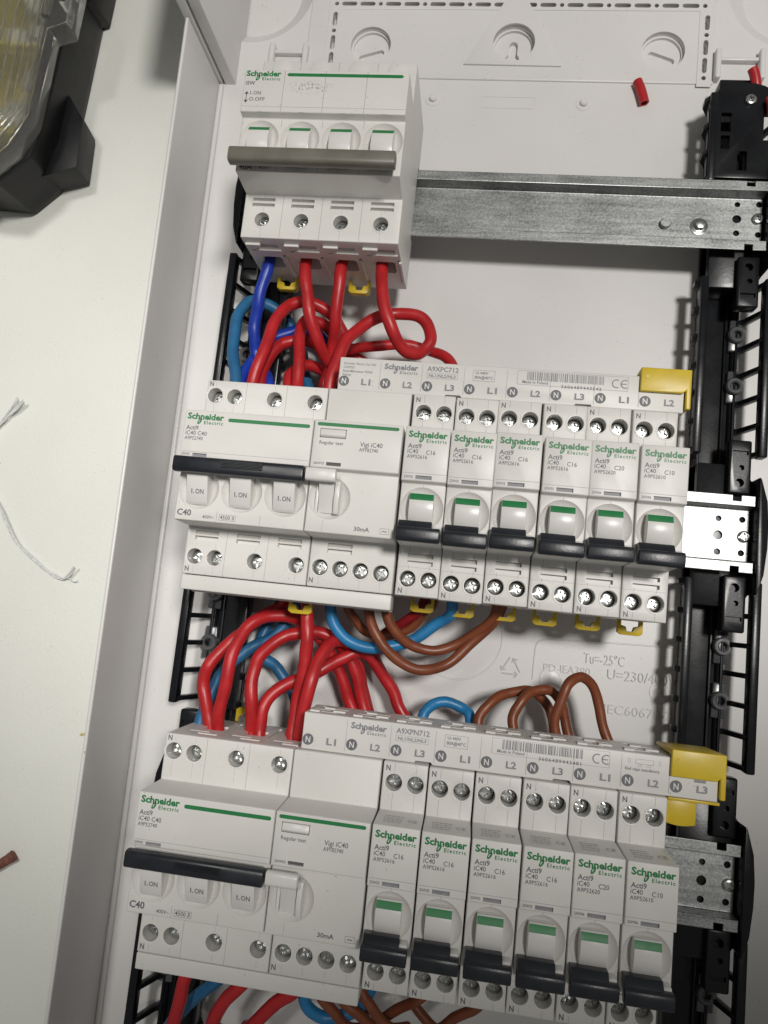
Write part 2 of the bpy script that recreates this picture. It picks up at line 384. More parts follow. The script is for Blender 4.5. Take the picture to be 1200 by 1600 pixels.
def dashes(x0, y0, x1, y1, seq, gap):
    L = math.hypot(x1 - x0, y1 - y0); ux, uy = (x1 - x0) / L, (y1 - y0) / L; d = 0; i = 0
    while True:
        l = seq[i % len(seq)]; i += 1
        if d + l > L: break
        a = d + 1.25; b = d + l - 1.25
        rounded_slot(dash, x0 + ux * a, y0 + uy * a, x0 + ux * max(b, a), y0 + uy * max(b, a), 1.25, F - 4.0, F + 3, n=4)
        d += l + gap
dashes(17.2, 283.6, 219.5, 283.4, [2.5, 8.8, 8.8], 1.6)
dashes(18.4, 278.5, 18.9, 240, [8.8, 2.5, 8.8, 8.8], 1.6)
dashes(219.3, 278, 218.7, 238, [8.8, 2.5, 8.8, 8.8, 2.5], 1.6)
dish = MB()
for cx, cy in ((-29.5, 294), (264, 294)):
    dish.cyl(cx, cy, F - 6.6, F + 0.6, 25, 56, r1=35.0)
poly = [(wallx(YB), YB), (XR, YB), (XR, YT), (wallx(YT), YT)]
fl = MB().prism(poly, -ZO, F).mesh()
fl = cut(fl, [dish, wells, inner, key, dash])
floor = obj('back_panel', fl, 'encl', enc, loc=UP)
# raised upper field of the back panel
field = MB().prism([(4, 239.0), (224, 238.4), (224, 300), (4, 300)], F - 0.6, F + 0.9).mesh(bevel=0.7, seg=3)
field = cut(field, [wells, dash])
obj('raised_field', field, 'encl', floor)
fld2 = MB().prism([(14.6, 236.5), (14.6, 287.6), (222.6, 287.6), (222.6, 236.5), (215.2, 236.5), (215.2, 280.4), (22.0, 280.4), (22, 236.5)], F + 0.85, F + 1.25).mesh(bevel=0.15, seg=1)
fld2 = cut(fld2, [dash])
obj('knockout_border', fld2, 'encl', floor)
tri = MB().prism([(92.8, 247.0), (145.2, 246.6), (118.5, 298)], F + 0.2, F + 2.0).mesh(bevel=0.35)
tri = cut(tri, [wells]); obj('triangular_boss', tri, 'encl', floor)
for (x, y) in WELLS:
    rg = MB().lathe(x, y, [(11.25, F - 3.9), (11.25, F - 2.3), (10.2, F - 2.3), (10.2, F - 3.98)], 40)
    obj('well_ledge', rg, 'encl', floor)
# small studs
for (x, y) in ((78.2, 227.1), (158.6, 226.4)):
    st = MB().lathe(x, y, [(4.3, F - 0.1), (4.2, F + 0.25), (3.9, F + 0.3), (2.1, F + 0.32), (2.0, F + 1.5), (1.5, F + 2.0), (0, F + 2.0)], 20)
    obj('stud', st, 'encl', floor)
# hinge-like brackets near the top
def bracket(x0, x1, y0, y1):
    b = MB().box(x0, x0 + 3.0, y0, y1, F - 0.2, F + 5.0).mesh(bevel=1.0, seg=3)
    o = obj('bracket', b, 'encl', floor)
    b2 = MB().box(x1 - 3.0, x1, y0, y1, F - 0.2, F + 5.0).mesh(bevel=1.0, seg=3); obj('bracket', b2, 'encl', floor)
    b3 = MB().box(x0 + 2.8, x1 - 2.8, (y0 + y1) / 2 + 2.5, (y0 + y1) / 2 + 4.6, F - 0.2, F + 3.2).mesh(bevel=0.7, seg=2); obj('bracket', b3, 'encl', floor)
bracket(-16.0, 6.0, 240.5, 256.5); bracket(223.5, 248.5, 239.5, 256.5)
# walls
def wall(name, quad, z0, z1, bev=0.8):
    return obj(name, MB().prism(quad, z0, z1).mesh(bevel=bev, seg=3), 'encl', enc, loc=UP)
XW = lambda y, d: (wallx(y) + d, y)
lw = wall('side_wall', [XW(YB, -1.8), XW(YB, 0), XW(233, 0), XW(233, -1.8)], -ZO, 24.0)
bd = MB().prism([XW(YB, -0.1), XW(YB, 2.4), XW(232.5, 2.4), XW(232.5, -0.1)], F - 0.5, F + 2.2).mesh(bevel=0.8, seg=3); obj('bead', bd, 'encl', lw)
wall('side_wall', [(XR, YB), (XR + 2.4, YB), (XR + 2.4, YT), (XR, YT)], -ZO, 24.0)
wall('end_wall', [(wallx(YB) - 2.2, YB - 2.4), (XR + 2.4, YB - 2.4), (XR + 2.4, YB), (wallx(YB) - 2.2, YB)], -ZO, 24.0)
wall('end_wall', [(-52, YT), (XR + 2.4, YT), (XR + 2.4, YT + 2.4), (-52, YT + 2.4)], -ZO, 70.0)
# tall corner: two webs with a groove between them
cw = wall('corner_wall', [(-46.3, 233.2), (-41.6, 233.2), (-41.6, YT - 0.1), (-46.3, YT - 0.1)], -ZO, 70.0, 0.5)
obj('corner_web', MB().prism([(-41.7, 236.0), (-40.2, 236.0), (-40.2, YT - 0.2), (-41.7, YT - 0.2)], -ZO + 1, 69.5).mesh(), 'encl', cw)
obj('corner_web', MB().prism([(-40.3, 233.4), (-34.2, 233.4), (-34.9, YT - 0.2), (-40.3, YT - 0.2)], -ZO + 1, 69.7).mesh(bevel=0.5), 'encl', cw)
# moulded writing and marks on the floor
def relief(name, items, h=0.7):
    mb = MB()
    for (s, x, y, cap, w) in items: text(mb, s, x, y, cap, w, F + h, extrude=h + 0.2)
    return obj(name, mb, 'emboss', floor, ang=20)
relief('moulded_lettering', [('Tu=-25\u00b0C', 178.5, -65.2, 4.7, 19.0)])
relief('moulded_lettering', [('U=230/400Vac', 190.0, -71.6, 4.6, 37.0)])
relief('moulded_lettering', [('PD-IEA380', 160.0, -71.2, 3.6, 22.0)], 0.5)
relief('moulded_lettering', [('IEC60670-2', 189.5, -87.6, 4.2, 31.0)], 0.5)
pm = MB()
frame_line(pm, 104.5, 133.0, 222.6, 229.4, F + 0.15, 0.3); obj('moulded_border', pm, 'encl', floor)
bp = spline([(224, -53.6, F + 0.15), (200, -54.3, F + 0.15), (170, -55.6, F + 0.15), (160, -56.2, F + 0.15), (156.2, -58.6, F + 0.15), (155.4, -64, F + 0.15), (155.2, -76, F + 0.15)], 6)
obj('moulded_border', MB().tube(bp, 0.4, 6), 'encl', floor)
for (x, y, r) in ((163.6, -74.6, 5.4), (214.4, -75.2, 5.0)):
    c = MB().lathe(x, y, [(r, F - 0.1), (r - 0.15, F + 0.35), (r - 0.7, F + 0.4), (r - 0.8, F + 0.1), (1.6, F + 0.1), (0.0, F + 1.0)], 32); obj('moulded_disc', c, 'encl', floor)
c = MB().lathe(118.0, -58.5, [(22, F - 0.05), (21.8, F + 0.3), (21.2, F + 0.3), (21.0, F + 0.02)], 64); obj('moulded_ring', c, 'encl', floor)
rec = MB()
for k in range(3):
    a = R(90 + 120 * k); b = R(90 + 120 * (k + 1)); cx, cy, rr = 144.5, -71.5, 6.0
    A = Vector((cx + rr * math.cos(a), cy + rr * math.sin(a), F + 0.2)); B = Vector((cx + rr * math.cos(b), cy + rr * math.sin(b), F + 0.2))
    rec.tube([A.lerp(B, 0.12), A.lerp(B, 0.5), A.lerp(B, 0.8)], 0.38, 6)
    d = (B - A).normalized(); nrm = Vector((-d.y, d.x, 0)); P = A.lerp(B, 0.8)
    rec.tube([P + nrm * 1.4 - d * 1.2, P + d * 0.4, P - nrm * 1.4 - d * 1.2], 0.35, 6)
obj('recycling_mark', rec, 'emboss', floor)

# ================================================================== rails
def rail(y, holes, label, studs=()):
    t = thing('din_rail', (118, y, 0), label, 'mounting rail', 'galvanised mounting rails')
    pr = [(-17.5, 0), (-12.6, 0), (-11.9, -6.6), (11.9, -6.6), (12.6, 0), (17.5, 0), (17.5, -1), (13.5, -1), (12.8, -7.6), (-12.8, -7.6), (-13.5, -1), (-17.5, -1)]
    me = MB().prism(pr, -128, 127, 'x').mesh(bevel=0.3, seg=2, ang=25)
    c = MB()
    for (x, yy, r) in holes: c.cyl(x - 118, yy, -12, -3, r, 20)
    c2 = MB().box(117.0, 121.0, 14.6, 19, -4, 4)
    c3 = MB().box(117.0, 121.0, -19, -14.6, -4, 4)
    me = cut(me, [c, c2, c3])
    obj('channel', me, 'steel', t, ang=20)
    return t
STD = [(231.4, 7.2, 1.35), (231.4, -0.5, 2.1), (231.4, -8.2, 1.5), (241.8, 7.4, 1.45), (241.8, -8.0, 1.45)]
YR = {1: 152.2, 2: 0.0, 3: -150.6}
r1 = rail(YR[1], [(233.2, 9.0, 1.35), (233.2, 1.5, 2.1), (233.2, -5.8, 1.5), (243.3, 9.3, 1.5), (243.3, -6.2, 1.5)], 'long galvanised mounting rail running right from the grey-handled switch')
r2 = rail(YR[2], STD, 'galvanised mounting rail whose bright end shows right of the middle breaker row')
r3 = rail(YR[3], STD, 'galvanised mounting rail whose dull end shows right of the bottom breaker row')
# pozidriv screw prototype
def screw_mesh(r, h=1.6, slot=0.62):
    pr = [(r * 0.98, -1.5), (r, h * 0.45), (r * 0.93, h * 0.8), (r * 0.72, h), (0, h * 1.02)]
    me = MB().lathe(0, 0, [(r * 0.9, -2.0)] + pr, 24); me.f.append(tuple(i * 6 for i in range(24))[::-1])
    m0 = me.mesh()
    c1 = MB().box(-r * slot, r * slot, -0.52, 0.52, h - 1.4, h + 2)
    c2 = MB().box(-0.52, 0.52, -r * slot, r * slot, h - 1.4, h + 2)
    c3 = MB().cyl(0, 0, h - 1.6, h + 2, 0.75, 8, r1=1.6)
    c4 = MB().box(-r * 1.2, r * 1.2, -0.28, 0.28, h - 0.5, h + 2)
    return cut(m0, [c1, c2, c3, c4])
SCREW = obj('terminal_screw', screw_mesh(2.95), 'screw'); SCREWB = obj('screw', screw_mesh(2.7, 1.6, 0.6), 'screw')
for (t, dy) in ((r1, 1.6), (r2, -0.4), (r3, -0.6)):
    s = share(SCREWB, t, (242.6 - 118, dy, -6.4), R(random.uniform(0, 90)))
st = MB().lathe(199.8 - 118, -2.8, [(2.6, -7), (2.6, -4.6), (2.3, -4.2), (0, -4.2)], 20); obj('stud', st, 'steel', r1)
hx = MB().lathe(215.8 - 118, -3.2, [(4.3, -6.7), (4.2, -6.2), (3.4, -6.0), (2.9, -5.7), (0, -5.6)], 24); obj('washer', hx, 'screw', r1)
hx = MB().cyl(215.8 - 118, -3.2, -5.8, -3.4, 2.7, 6).mesh(bevel=0.35); obj('hex_bolt', hx, 'screw', r1)

# ================================================================== black side frames
def frame(xc, s, name_label, top):
    t = thing('support_frame', (xc, 0, F), name_label, 'support frame', 'black plastic frames carrying the rails')
    X = lambda a, b: (min(s * a, s * b), max(s * a, s * b))
    # heights relative to the floor: rail back is at 17.4
    def bx(name, a, b, y0, y1, z0, z1, bev=0.5, parent=t):
        x = X(a, b); return obj(name, MB().box(x[0], x[1], y0, y1, z0, z1).mesh(bevel=bev, seg=2), 'black', parent)
    segs = [(36, 122), (-104, -21), (-262, -172)] + ([(170.5, 217)] if top else [])
    base = bx('base_channel', -12.2, 6.6, -262, 215 if top else 150, 0.1, 4.0)
    bx('rib', -12.0, -10.6, -262, 215 if top else 122, 3.6, 13.5, 0.3, base)
    bx('rib', 5.2, 6.4, -262, 170 if top else 122, 3.6, 7.5, 0.3, base)
    bx('rib', 0.6, 2.0, -262, 120, 3.8, 5.6, 0.3, base)
    obj('spine', MB().prism([(s * 5.6 + 2.0 * math.cos(R(a)), 3.6 + 2.6 * math.sin(R(a))) [::-1] for a in range(0, 181, 20)], -262, 118, 'y').mesh(), 'black', base)
    for (y0, y1) in segs:
        r = bx('rod', 12.6, 16.5, y0, y1, 17.0, 23.5, 0.8)
        rr = bx('rod', -16.5, -12.7, y0, y1, 17.0, 23.5, 0.8)
        n = max(2, int(round((y1 - y0) / 14.2))); st = (y1 - y0) / n
        for k in range(n + 1):
            y = y0 + 2 + (y1 - y0 - 4) * k / n
            # webs of the open outer side, tabs of the closed inner side
            if k == 0:
                pa = [(s * 5.0, 0.6), (s * 8.4, 2.2), (s * 11.4, 8.5), (s * 13.6, 16.2), (s * 16.2, 17.4), (s * 16.2, 21.5), (s * 12.7, 22.5), (s * 10.0, 15.0), (s * 7.6, 8.0), (s * 5.0, 6.4)]
                wb_ = obj('rung', MB().prism([(q[1], q[0]) for q in pa], -1.15, 1.15, 'y').mesh(bevel=0.35), 'black', r, loc=(0, y, 0))
                pb = [(s * -10.9, 1.0), (s * -13.4, 7.0), (s * -18.0, 14.5), (s * -18.3, 19.0), (s * -16.4, 22.0), (s * -12.8, 22.0), (s * -11.0, 8.0)]
                wc_ = obj('rung', MB().prism([(q[1], q[0]) for q in pb], -1.3, 1.3, 'y').mesh(bevel=0.35), 'black', rr, loc=(0, y, 0))
            else:
                share(wb_, r, (0, y, 0)); share(wc_, rr, (0, y, 0))
    for row in (1, 2, 3):
        y = YR[row]
        D = [(s * 6, y + 33), (s * 9, y + 31), (s * 13, y + 25), (s * 15.8, y + 15), (s * 16.6, y + 4), (s * 16.4, y - 6), (s * 15.2, y - 18), (s * 12.5, y - 27), (s * 9, y - 33), (s * -12, y - 33), (s * -12, y + 33)]
        blk = obj('rail_mount', MB().prism(D, 3.0, 16.9).mesh(bevel=0.6), 'black', t)
        I = [(s * 12.2, y + 26.0), (s * 13, y + 25), (s * 15.8, y + 15), (s * 16.6, y + 4), (s * 16.4, y - 6), (s * 15.2, y - 18), (s * 12.5, y - 27), (s * 12.0, y - 26)]
        obj('rim', MB().prism(I, 16.0, 27.5).mesh(bevel=0.7), 'black', blk)
        for sgn in (1, -1):
            ya, yb = sorted((y + sgn * 18.6, y + sgn * 44))
            if row == 1 and sgn > 0 and top: yb = y + 36
            x = X(0.5, 10.5)
            bm_ = MB().box(x[0], x[1], ya, yb, 14.0, 21.0).mesh(bevel=1.0, seg=3)
            c = MB()
            xm = (x[0] + x[1]) / 2
            c.cyl(xm, y + sgn * 24, 17.5, 30, 2.0, 18); c.cyl(xm + 0.6, y + sgn * 31, 18.5, 30, 1.3, 14)
            c.box(x[0] + 1.5, x[1] - 1.5, min(y + sgn * 37, y + sgn * 39), max(y + sgn * 37, y + sgn * 39), 19.5, 30)
            bm_ = cut(bm_, [c]); obj('clamp_block', bm_, 'black', blk)
    for y in (99.5, 73.6, -50.7, -75.3, -201, -226):
        pl = obj('cable_anchor', MB().prism([(s * 5.6 - 3.6, y - 8), (s * 5.6 + 3.6, y - 8), (s * 5.6 + 3.0, y + 8), (s * 5.6 - 3.0, y + 8)], 3.0, 7.0).mesh(bevel=0.8, seg=2), 'anchor', t)
        obj('anchor_ring', MB().lathe(s * 5.6, y, [(4.4, 4), (4.2, 8.6), (3.6, 9.4), (2.5, 9.4), (1.9, 9.0), (1.7, 5)], 22), 'anchor', pl)
    if top:
        A = [(-16.5, 172)] + [(-16.5, 209)] + [(16.8 * math.cos(R(a)) * 1.0, 211 + 11.5 * math.sin(R(a))) for a in range(180, -1, -15)] + [(16.8, 172)]
        pl = MB().prism(A, 20.5, 23.2).mesh(bevel=0.5)
        c = MB().box(-11.2, -6.4, 196, 206, 10, 30).box(-11.0, -6.8, 187, 194, 10, 30).box(8.6, 13.0, 192, 206, 10, 30).box(-3, 1.5, 176, 186, 10, 30)
        pl = obj('end_plate', cut(pl, [c]), 'black', t)
        sc = share(SCREWB, t, (1.9, 212.5, 23.4), R(20))
        bx('hook', -10, 9, 221, 231, 1, 14, 0.6)
    return t
frame(1.3, -1, 'black plastic rail support frame between the left enclosure wall and the wires', False)
frame(233.5, 1, 'black plastic rail support frame along the right side of the enclosure', True)

# ================================================================== modular devices
ZS, ZN, ZB = 41.7, 61.4, 58.2
AT, AB = 41.3, -43.6
def body_mesh(w, plate_y, at=AT, ab=AB, top=True, zn=ZN):
    pr = [(ab, -4.5), (ab, ZS), (-23.3, ZS), (-22.5, ZB), (plate_y, ZB), (plate_y + 0.5, zn), (22.4, zn), (22.9, ZS), (at, ZS), (at, -4.5), (19, -4.5), (19, 0.4), (-19, 0.4), (-19, -4.5)]
    return MB().prism(pr, 0.18, w - 0.18, 'x').mesh(bevel=0.45, seg=3, ang=25)
def end_cutters(xs, at=AT, ab=AB):
    a = MB(); b = MB()
    for x in xs:
        for (y, d) in ((at, -1), (ab, 1)):
            y0, y1 = sorted((y + d * 7.0, y - d * 2))
            rounded = [(x - 2.6, 13.0), (x + 4.6, 13.0), (x + 5.6, 14.2), (x + 5.6, 22.8), (x + 4.6, 24.0), (x - 2.6, 24.0), (x - 3.6, 22.8), (x - 3.6, 14.2)]
            a.prism([(q[1], q[0]) for q in rounded], y0, y1, 'y')
            y0, y1 = sorted((y + d * 1.6, y - d * 2))
            b.box(x - 2.0, x + 6.5, y0, y1, 33.0, 35.6); b.box(x - 6.8, x + 1.8, y0, y1, 29.0, 30.4)
            b.box(x + 7.0, x + 8.3, y0, y1, 2, 26)
    return [a, b]
def slots(mb, cx, w=10.4, ys=(-27.0, -30.0)):
    for y in ys: mb.box(cx - w / 2, cx + w / 2, y - 0.85, y + 0.85, ZS - 2.2, ZS + 1)
def holes(mb, pts, r=3.3):
    for (x, y) in pts: mb.cyl(x, y, ZS - 10.5, ZS + 2, r, 28)
def put_screws(t, pts, depth=6.6):
    for (x, y) in pts:
        share(SCREW, t, (x, y, ZS - depth), R(random.choice((10, 35, 60, 80)) + random.uniform(-12, 12)))
COLLAR = obj('screw_collar', MB().lathe(0, 0, [(4.15, -0.1), (4.05, 0.16), (3.75, 0.2), (3.35, 0.1), (3.32, -1.0)], 32), 'white')
def put_collars(t, pts):
    for (x, y) in pts: share(COLLAR, t, (x, y, ZS))
def seams(t, lines):
    mb = MB()
    for (x, y0, y1, z) in lines: strip(mb, x - 0.08, x + 0.08, min(y0, y1), max(y0, y1), z + 0.02)  # flat strips on the surface, groove shade painted in grey
    obj('mould_seam', mb, 'seam', t)
def drum_mesh(x0, x1, y0, y1, cy, top, r=11.0):
    """curved rocker face, arc in y-z"""
    cz = top - r; pr = []
    for i in range(13):
        y = y0 + (y1 - y0) * i / 12; pr.append((y, cz + math.sqrt(max(r * r - (y - cy) ** 2, 0.1))))
    pr += [(y1, 50.5), (y0, 50.5)]
    return MB().prism(pr, x0, x1, 'x').mesh(bevel=0.3, seg=2, ang=40)
def band(mb, x0, x1, y0, y1, cy, top, r=11.0, dz=0.05):
    cz = top - r; n = 6; V = []
    for i in range(n + 1):
        y = y0 + (y1 - y0) * i / n; z = cz + math.sqrt(r * r - (y - cy) ** 2) + dz
        V += [(x0, y, z), (x1, y, z)]
    mb.add(V, [(2 * i, 2 * i + 1, 2 * i + 3, 2 * i + 2) for i in range(n)])
def bar_mesh(x0, x1, cy, cz, ry, rz, n=18, flat=0.0):
    """long rounded lever bar along x"""
    pr = [(cy + ry * math.copysign(abs(math.cos(a)) ** 0.55, math.cos(a)), cz + rz * math.copysign(abs(math.sin(a)) ** 0.55, math.sin(a))) for a in [2 * math.pi * i / n for i in range(n)]]
    return MB().prism(pr, x0, x1, 'x').mesh(bevel=0.5, seg=2, ang=50)
def clip_mesh(w=10.5):
    m = MB().prism([(-w / 2, 0), (-w / 2, -5.6), (-w / 2 + 1.5, -6.6), (w / 2 - 1.5, -6.6), (w / 2, -5.6), (w / 2, 0)], -1.2, 2.4).mesh(bevel=0.35)
    c = MB().prism([(-3.9, 2), (3.9, 2), (3.9, -2.4), (1.9, -3.0), (1.3, -4.9), (-1.3, -4.9), (-1.9, -3.0), (-3.9, -2.4)], -3, 5)
    return cut(m, [c])
CLIP = obj('rail_clip', clip_mesh(), 'yellow')

# ---- one-module breaker prototypes
BH_T = [(4.8, 33.5), (13.4, 33.5)]; BH_B = [(4.8, -36.6), (13.4, -36.6)]
def make_breaker(rating, code, date, label):
    t = thing('circuit_breaker', (0, 0, 0), label, 'circuit breaker', 'one-module breakers on the rails')
    me = body_mesh(18.0, 0.2, zn=ZN)
    h = MB(); holes(h, BH_T + BH_B)
    sl = MB(); slots(sl, 9.4)
    win = MB().box(5.6, 12.0, 1.4, 2.9, ZN - 0.9, ZN + 1)
    rec = MB().ball(9.0, -9.7, ZB + 6.0, 10.45)
    me = cut(me, [h, sl, win, rec] + end_cutters([6.5])[:1])
    b = obj('body', me, 'white', t)
    wn = MB(); strip(wn, 5.65, 11.95, 1.45, 2.85, ZN - 0.86); obj('date_window_shade', wn, 'lprint', b)  # grey strip on the slot floor paints the recess darker, as shade
    line = MB(); strip(line, 0.5, 17.5, 3.62, 3.78, ZN + 0.02)
    strip(line, 8.92, 9.08, -1.1, 0.1, ZB + 0.02)
    for x in (4.8, 13.4):
        for (y0, y1) in ((41.0, 36.9), (30.1, 23.2), (-33.3, -30.8), (-40.0, -43.3), (-26.3, -23.5)): strip(line, x - 0.07, x + 0.07, min(y0, y1), max(y0, y1), ZS + 0.02)
    strip(line, 0.4, 17.6, -31.9, -31.8, ZS + 0.02)
    obj('mould_seam', line, 'seam', b)
    put_collars(t, BH_T + BH_B); put_screws(t, BH_T + BH_B)
    tg = obj('toggle', drum_mesh(4.1, 13.7, -3.6, -17.5, -9.0, 61.0), 'white2', t)
    g = MB(); band(g, 4.25, 13.55, -4.0, -6.6, -9.0, 61.0); obj('indicator_band', g, 'green', tg)
    lv = obj('lever', bar_mesh(0.5, 17.2, -20.6, 64.2, 2.9, 2.2), 'lever', t)
    nk = MB().prism([(-15.2, 58.5), (-15.0, 62.6), (-16.5, 64.0), (-20.5, 66.2), (-21, 61.5), (-18.5, 58)], 0.9, 13.9, 'x').mesh(bevel=0.4); obj('lever_neck', nk, 'lever', lv)
    tip = MB().prism([(-16.8, 58.5), (-17.0, 62.4), (-20, 64), (-21, 60), (-19, 58)], 14.0, 16.9, 'x').mesh(bevel=0.3); obj('lever_neck', tip, 'white2', lv)
    g = MB(); logo(g, 1.5, 18.1, 15.3, ZN + 0.04); obj('wordmark', g, 'green', b)
    p = MB()
    text(p, 'Acti9', 1.6, 13.7, 1.75, 5.4, ZN + 0.04, bold=0.008); text(p, 'iC40', 1.6, 11.6, 1.65, 4.2, ZN + 0.04); text(p, rating, 8.9, 11.4, 1.65, 3.7, ZN + 0.04)
    text(p, code, 1.5, 9.6, 1.4, 8.0, ZN + 0.04); text(p, date, 1.1, 1.75, 0.95, 3.6, ZN + 0.04, bold=0.006)
    text(p, 'N', 1.3, 37.9, 2.0, 1.75, ZS + 0.04, bold=0.02); text(p, 'N', 1.3, -42.6, 2.0, 1.75, ZS + 0.04, bold=0.02)
    text(p, rating, 1.3, -21.6, 2.2, 5.4, ZB + 0.04, bold=0.012); text(p, '230V~', 11.6, -21.7, 1.3, 5.0, ZB + 0.04)
    obj('print', p, 'gprint', b)
    fl_ = MB(); ym = lambda z: 22.96 - (z - ZS) / (ZN - ZS) * 0.5 + 0.03
    def fstrip(x0, x1, z0, z1): fl_.add([(x0, ym(z0), z0), (x1, ym(z0), z0), (x1, ym(z1), z1), (x0, ym(z1), z1)], [(0, 1, 2, 3)])
    rr_ = random.Random(code)
    for q in range(4):
        x = 3.4
        while x < 9.6:
            w = rr_.uniform(0.5, 1.6); fstrip(x, x + w, 48.6 + 2.4 * q, 49.5 + 2.4 * q); x += w + 0.35
    g2 = MB(); text(g2, 'CE', 12.4, 0, 3.0, 3.6, 0); fl_.add([(q[0], ym(54.5 - q[1]), 54.5 - q[1]) for q in g2.v], g2.f)
    fo = obj('flank_print', fl_, 'flank', b); fo['kind'] = 'stuff'
    share(CLIP, t, (10.2, AB + 0.3, 12.0))
    return t
# top flank print is shared by all breakers
P16 = make_breaker('C16', 'A9P52616', '23W35', 'x'); P20 = make_breaker('C20', 'A9P52620', '25W06', 'x'); P10 = make_breaker('C10', 'A9P52610', '26W06', 'x')
RX = {2: 0.0, 3: 3.1}
ordn = ['first', 'second', 'third', 'fourth']
used = set()
for row, rn in ((2, 'middle'), (3, 'bottom')):
    for k in range(6):
        pr = P16 if k < 4 else (P20 if k == 4 else P10)
        o = pr if pr.name not in used else copy_tree(pr)
        used.add(pr.name)
        gapx = {2: [0, 0, 0, 0, 0, 0], 3: [0, 0.1, 0.5, 0.6, 0.7, 1.0]}[row][k]
        o.location = ((RX[row] + 90.8 + 18.0 * k + gapx) * MM, YR[row] * MM, ZO * MM)
        jr = random.Random(row * 10 + k); o.location.y += jr.uniform(-0.2, 0.2) * MM; o.rotation_euler = (jr.uniform(-.004, .004), jr.uniform(-.004, .004), jr.uniform(-.004, .004))
        o['label'] = (f'slim white C16 breaker with black lever, {ordn[k]} from the left in the {rn} row' if k < 4 else
                      f'slim white {"C20" if k == 4 else "C10"} breaker with black lever in the {rn} row' + (', rightmost of it' if k == 5 else ''))

# ---- three-pole main breaker
MH_T = [(4.2, 34.5), (12.9, 34.5), (30.7, 34.5), (48.7, 34.5)]; MH_B = [(4.8, -36.0), (13.5, -36.0), (31.0, -35.8), (48.9, -35.6)]
def make_main():
    t = thing('main_circuit_breaker', (0, 0, 0), 'x', 'circuit breaker', 'wide three-pole main breakers')
    me = body_mesh(54.0, 2.4)
    h = MB(); holes(h, MH_T + MH_B)
    sl = MB()
    for x in (9, 27.2, 45.2): slots(sl, x, 10.2, (-25.6, -28.0))
    rec = MB()
    for k in range(3): rec.ball(9.0 + 18 * k, -9.2, ZB + 6.0, 10.45)
    win = MB().box(5.5, 11.5, 3.2, 4.6, ZN - 0.9, ZN + 1)
    me = cut(me, [h, sl, rec, win] + end_cutters([12.5, 31, 49]))
    b = obj('body', me, 'white', t)
    wn = MB(); strip(wn, 5.55, 11.45, 3.25, 4.55, ZN - 0.86); obj('date_window_shade', wn, 'lprint', b)  # slot shade painted as a grey strip on its floor
    line = MB(); strip(line, 0.6, 53.4, 5.05, 5.2, ZN + 0.02)
    for x in (17.95, 35.95):
        for (y0, y1, z) in ((41.0, 23.2, ZS), (-23.6, -43.3, ZS), (-18.0, -22.2, ZB)): strip(line, x - 0.08, x + 0.08, y1, y0, z + 0.02)
    for (x, y) in MH_T + MH_B:
        strip(line, x - 0.05, x + 0.05, y + 3.4, y + 5.9, ZS + 0.02); strip(line, x - 0.05, x + 0.05, y - (6.8 if y < 0 else 9.5), y - 3.4, ZS + 0.02)
    obj('mould_seam', line, 'seam', b)
    put_collars(t, MH_T + MH_B); put_screws(t, MH_T + MH_B)
    lv = obj('lever_bar', bar_mesh(0.0, 53.2, -0.8, 64.6, 3.2, 2.5), 'lever', t)
    rb = MB()
    for k in range(5): rb.box(20, 37, 0.9 - 0.55 * k, 1.15 - 0.55 * k, 67.6, 67.95)
    obj('grip_ribs', rb, 'lever', lv)
    for k in range(3):
        x = 9.0 + 18 * k
        tg = obj('toggle', MB().prism([(-16.0, 50), (-15.8, 57.6), (-14.6, 58.8), (-9, 60.4), (-3.5, 62.4), (-1.5, 62.2), (-1.5, 50)], x - 4.4, x + 4.4, 'x').mesh(bevel=0.35, seg=2), 'white2', t)
        p = MB(); text(p, 'I', -2.3, 0, 1.9, 0.36, 0); strip(p, -1.5, -1.1, 0, 0.4, 0); text(p, 'ON', -0.6, 0, 1.9, 3.4, 0, bold=0.004)
        tt = obj('toggle_print', p, 'gprint', tg); tt.location = (x * MM, -11.6 * MM, 59.74 * MM); tt.rotation_euler = (math.atan2(1.6, 5.6), 0, 0)
    g = MB(); logo(g, 1.4, 18.7, 15.4, ZN + 0.04)
    text_bar(g, 18.6, 52.6, 18.4, 19.9, ZN + 0.04); obj('wordmark', g, 'green', b)
    p = MB()
    text(p, 'Acti9', 1.4, 14.2, 1.7, 5.2, ZN + 0.04, bold=0.008); text(p, 'iC40 C40', 1.4, 12.0, 1.65, 9.0, ZN + 0.04); text(p, 'A9P52740', 1.3, 10.0, 1.4, 7.7, ZN + 0.04)
    text(p, '25W03', 0.9, 3.6, 0.9, 3.4, ZN + 0.04, bold=0.006)
    text(p, 'C40', 1.2, -20.6, 2.4, 6.0, ZB + 0.04, bold=0.016); text(p, '400V~', 12.0, -21.2, 1.25, 5.0, ZB + 0.04)
    text(p, '4500', 19.4, -21.0, 1.5, 4.2, ZB + 0.04); text(p, '3', 24.2, -21.0, 1.5, 1.0, ZB + 0.04); frame_line(p, 19.0, 25.8, -21.5, -19.1, ZB + 0.03)
    text(p, 'N', 1.2, 38.6, 2.0, 1.75, ZS + 0.04, bold=0.018); text(p, 'N', 1.2, -42.4, 2.0, 1.75, ZS + 0.04, bold=0.018)
    obj('print', p, 'gprint', b)
    c = share(CLIP, t, (20, AT + 0.2, -6.0)); c.rotation_euler = (0, 0, math.pi)
    c = share(CLIP, t, (45.5, AT + 0.2, -6.0)); c.rotation_euler = (0, 0, math.pi)
    return t
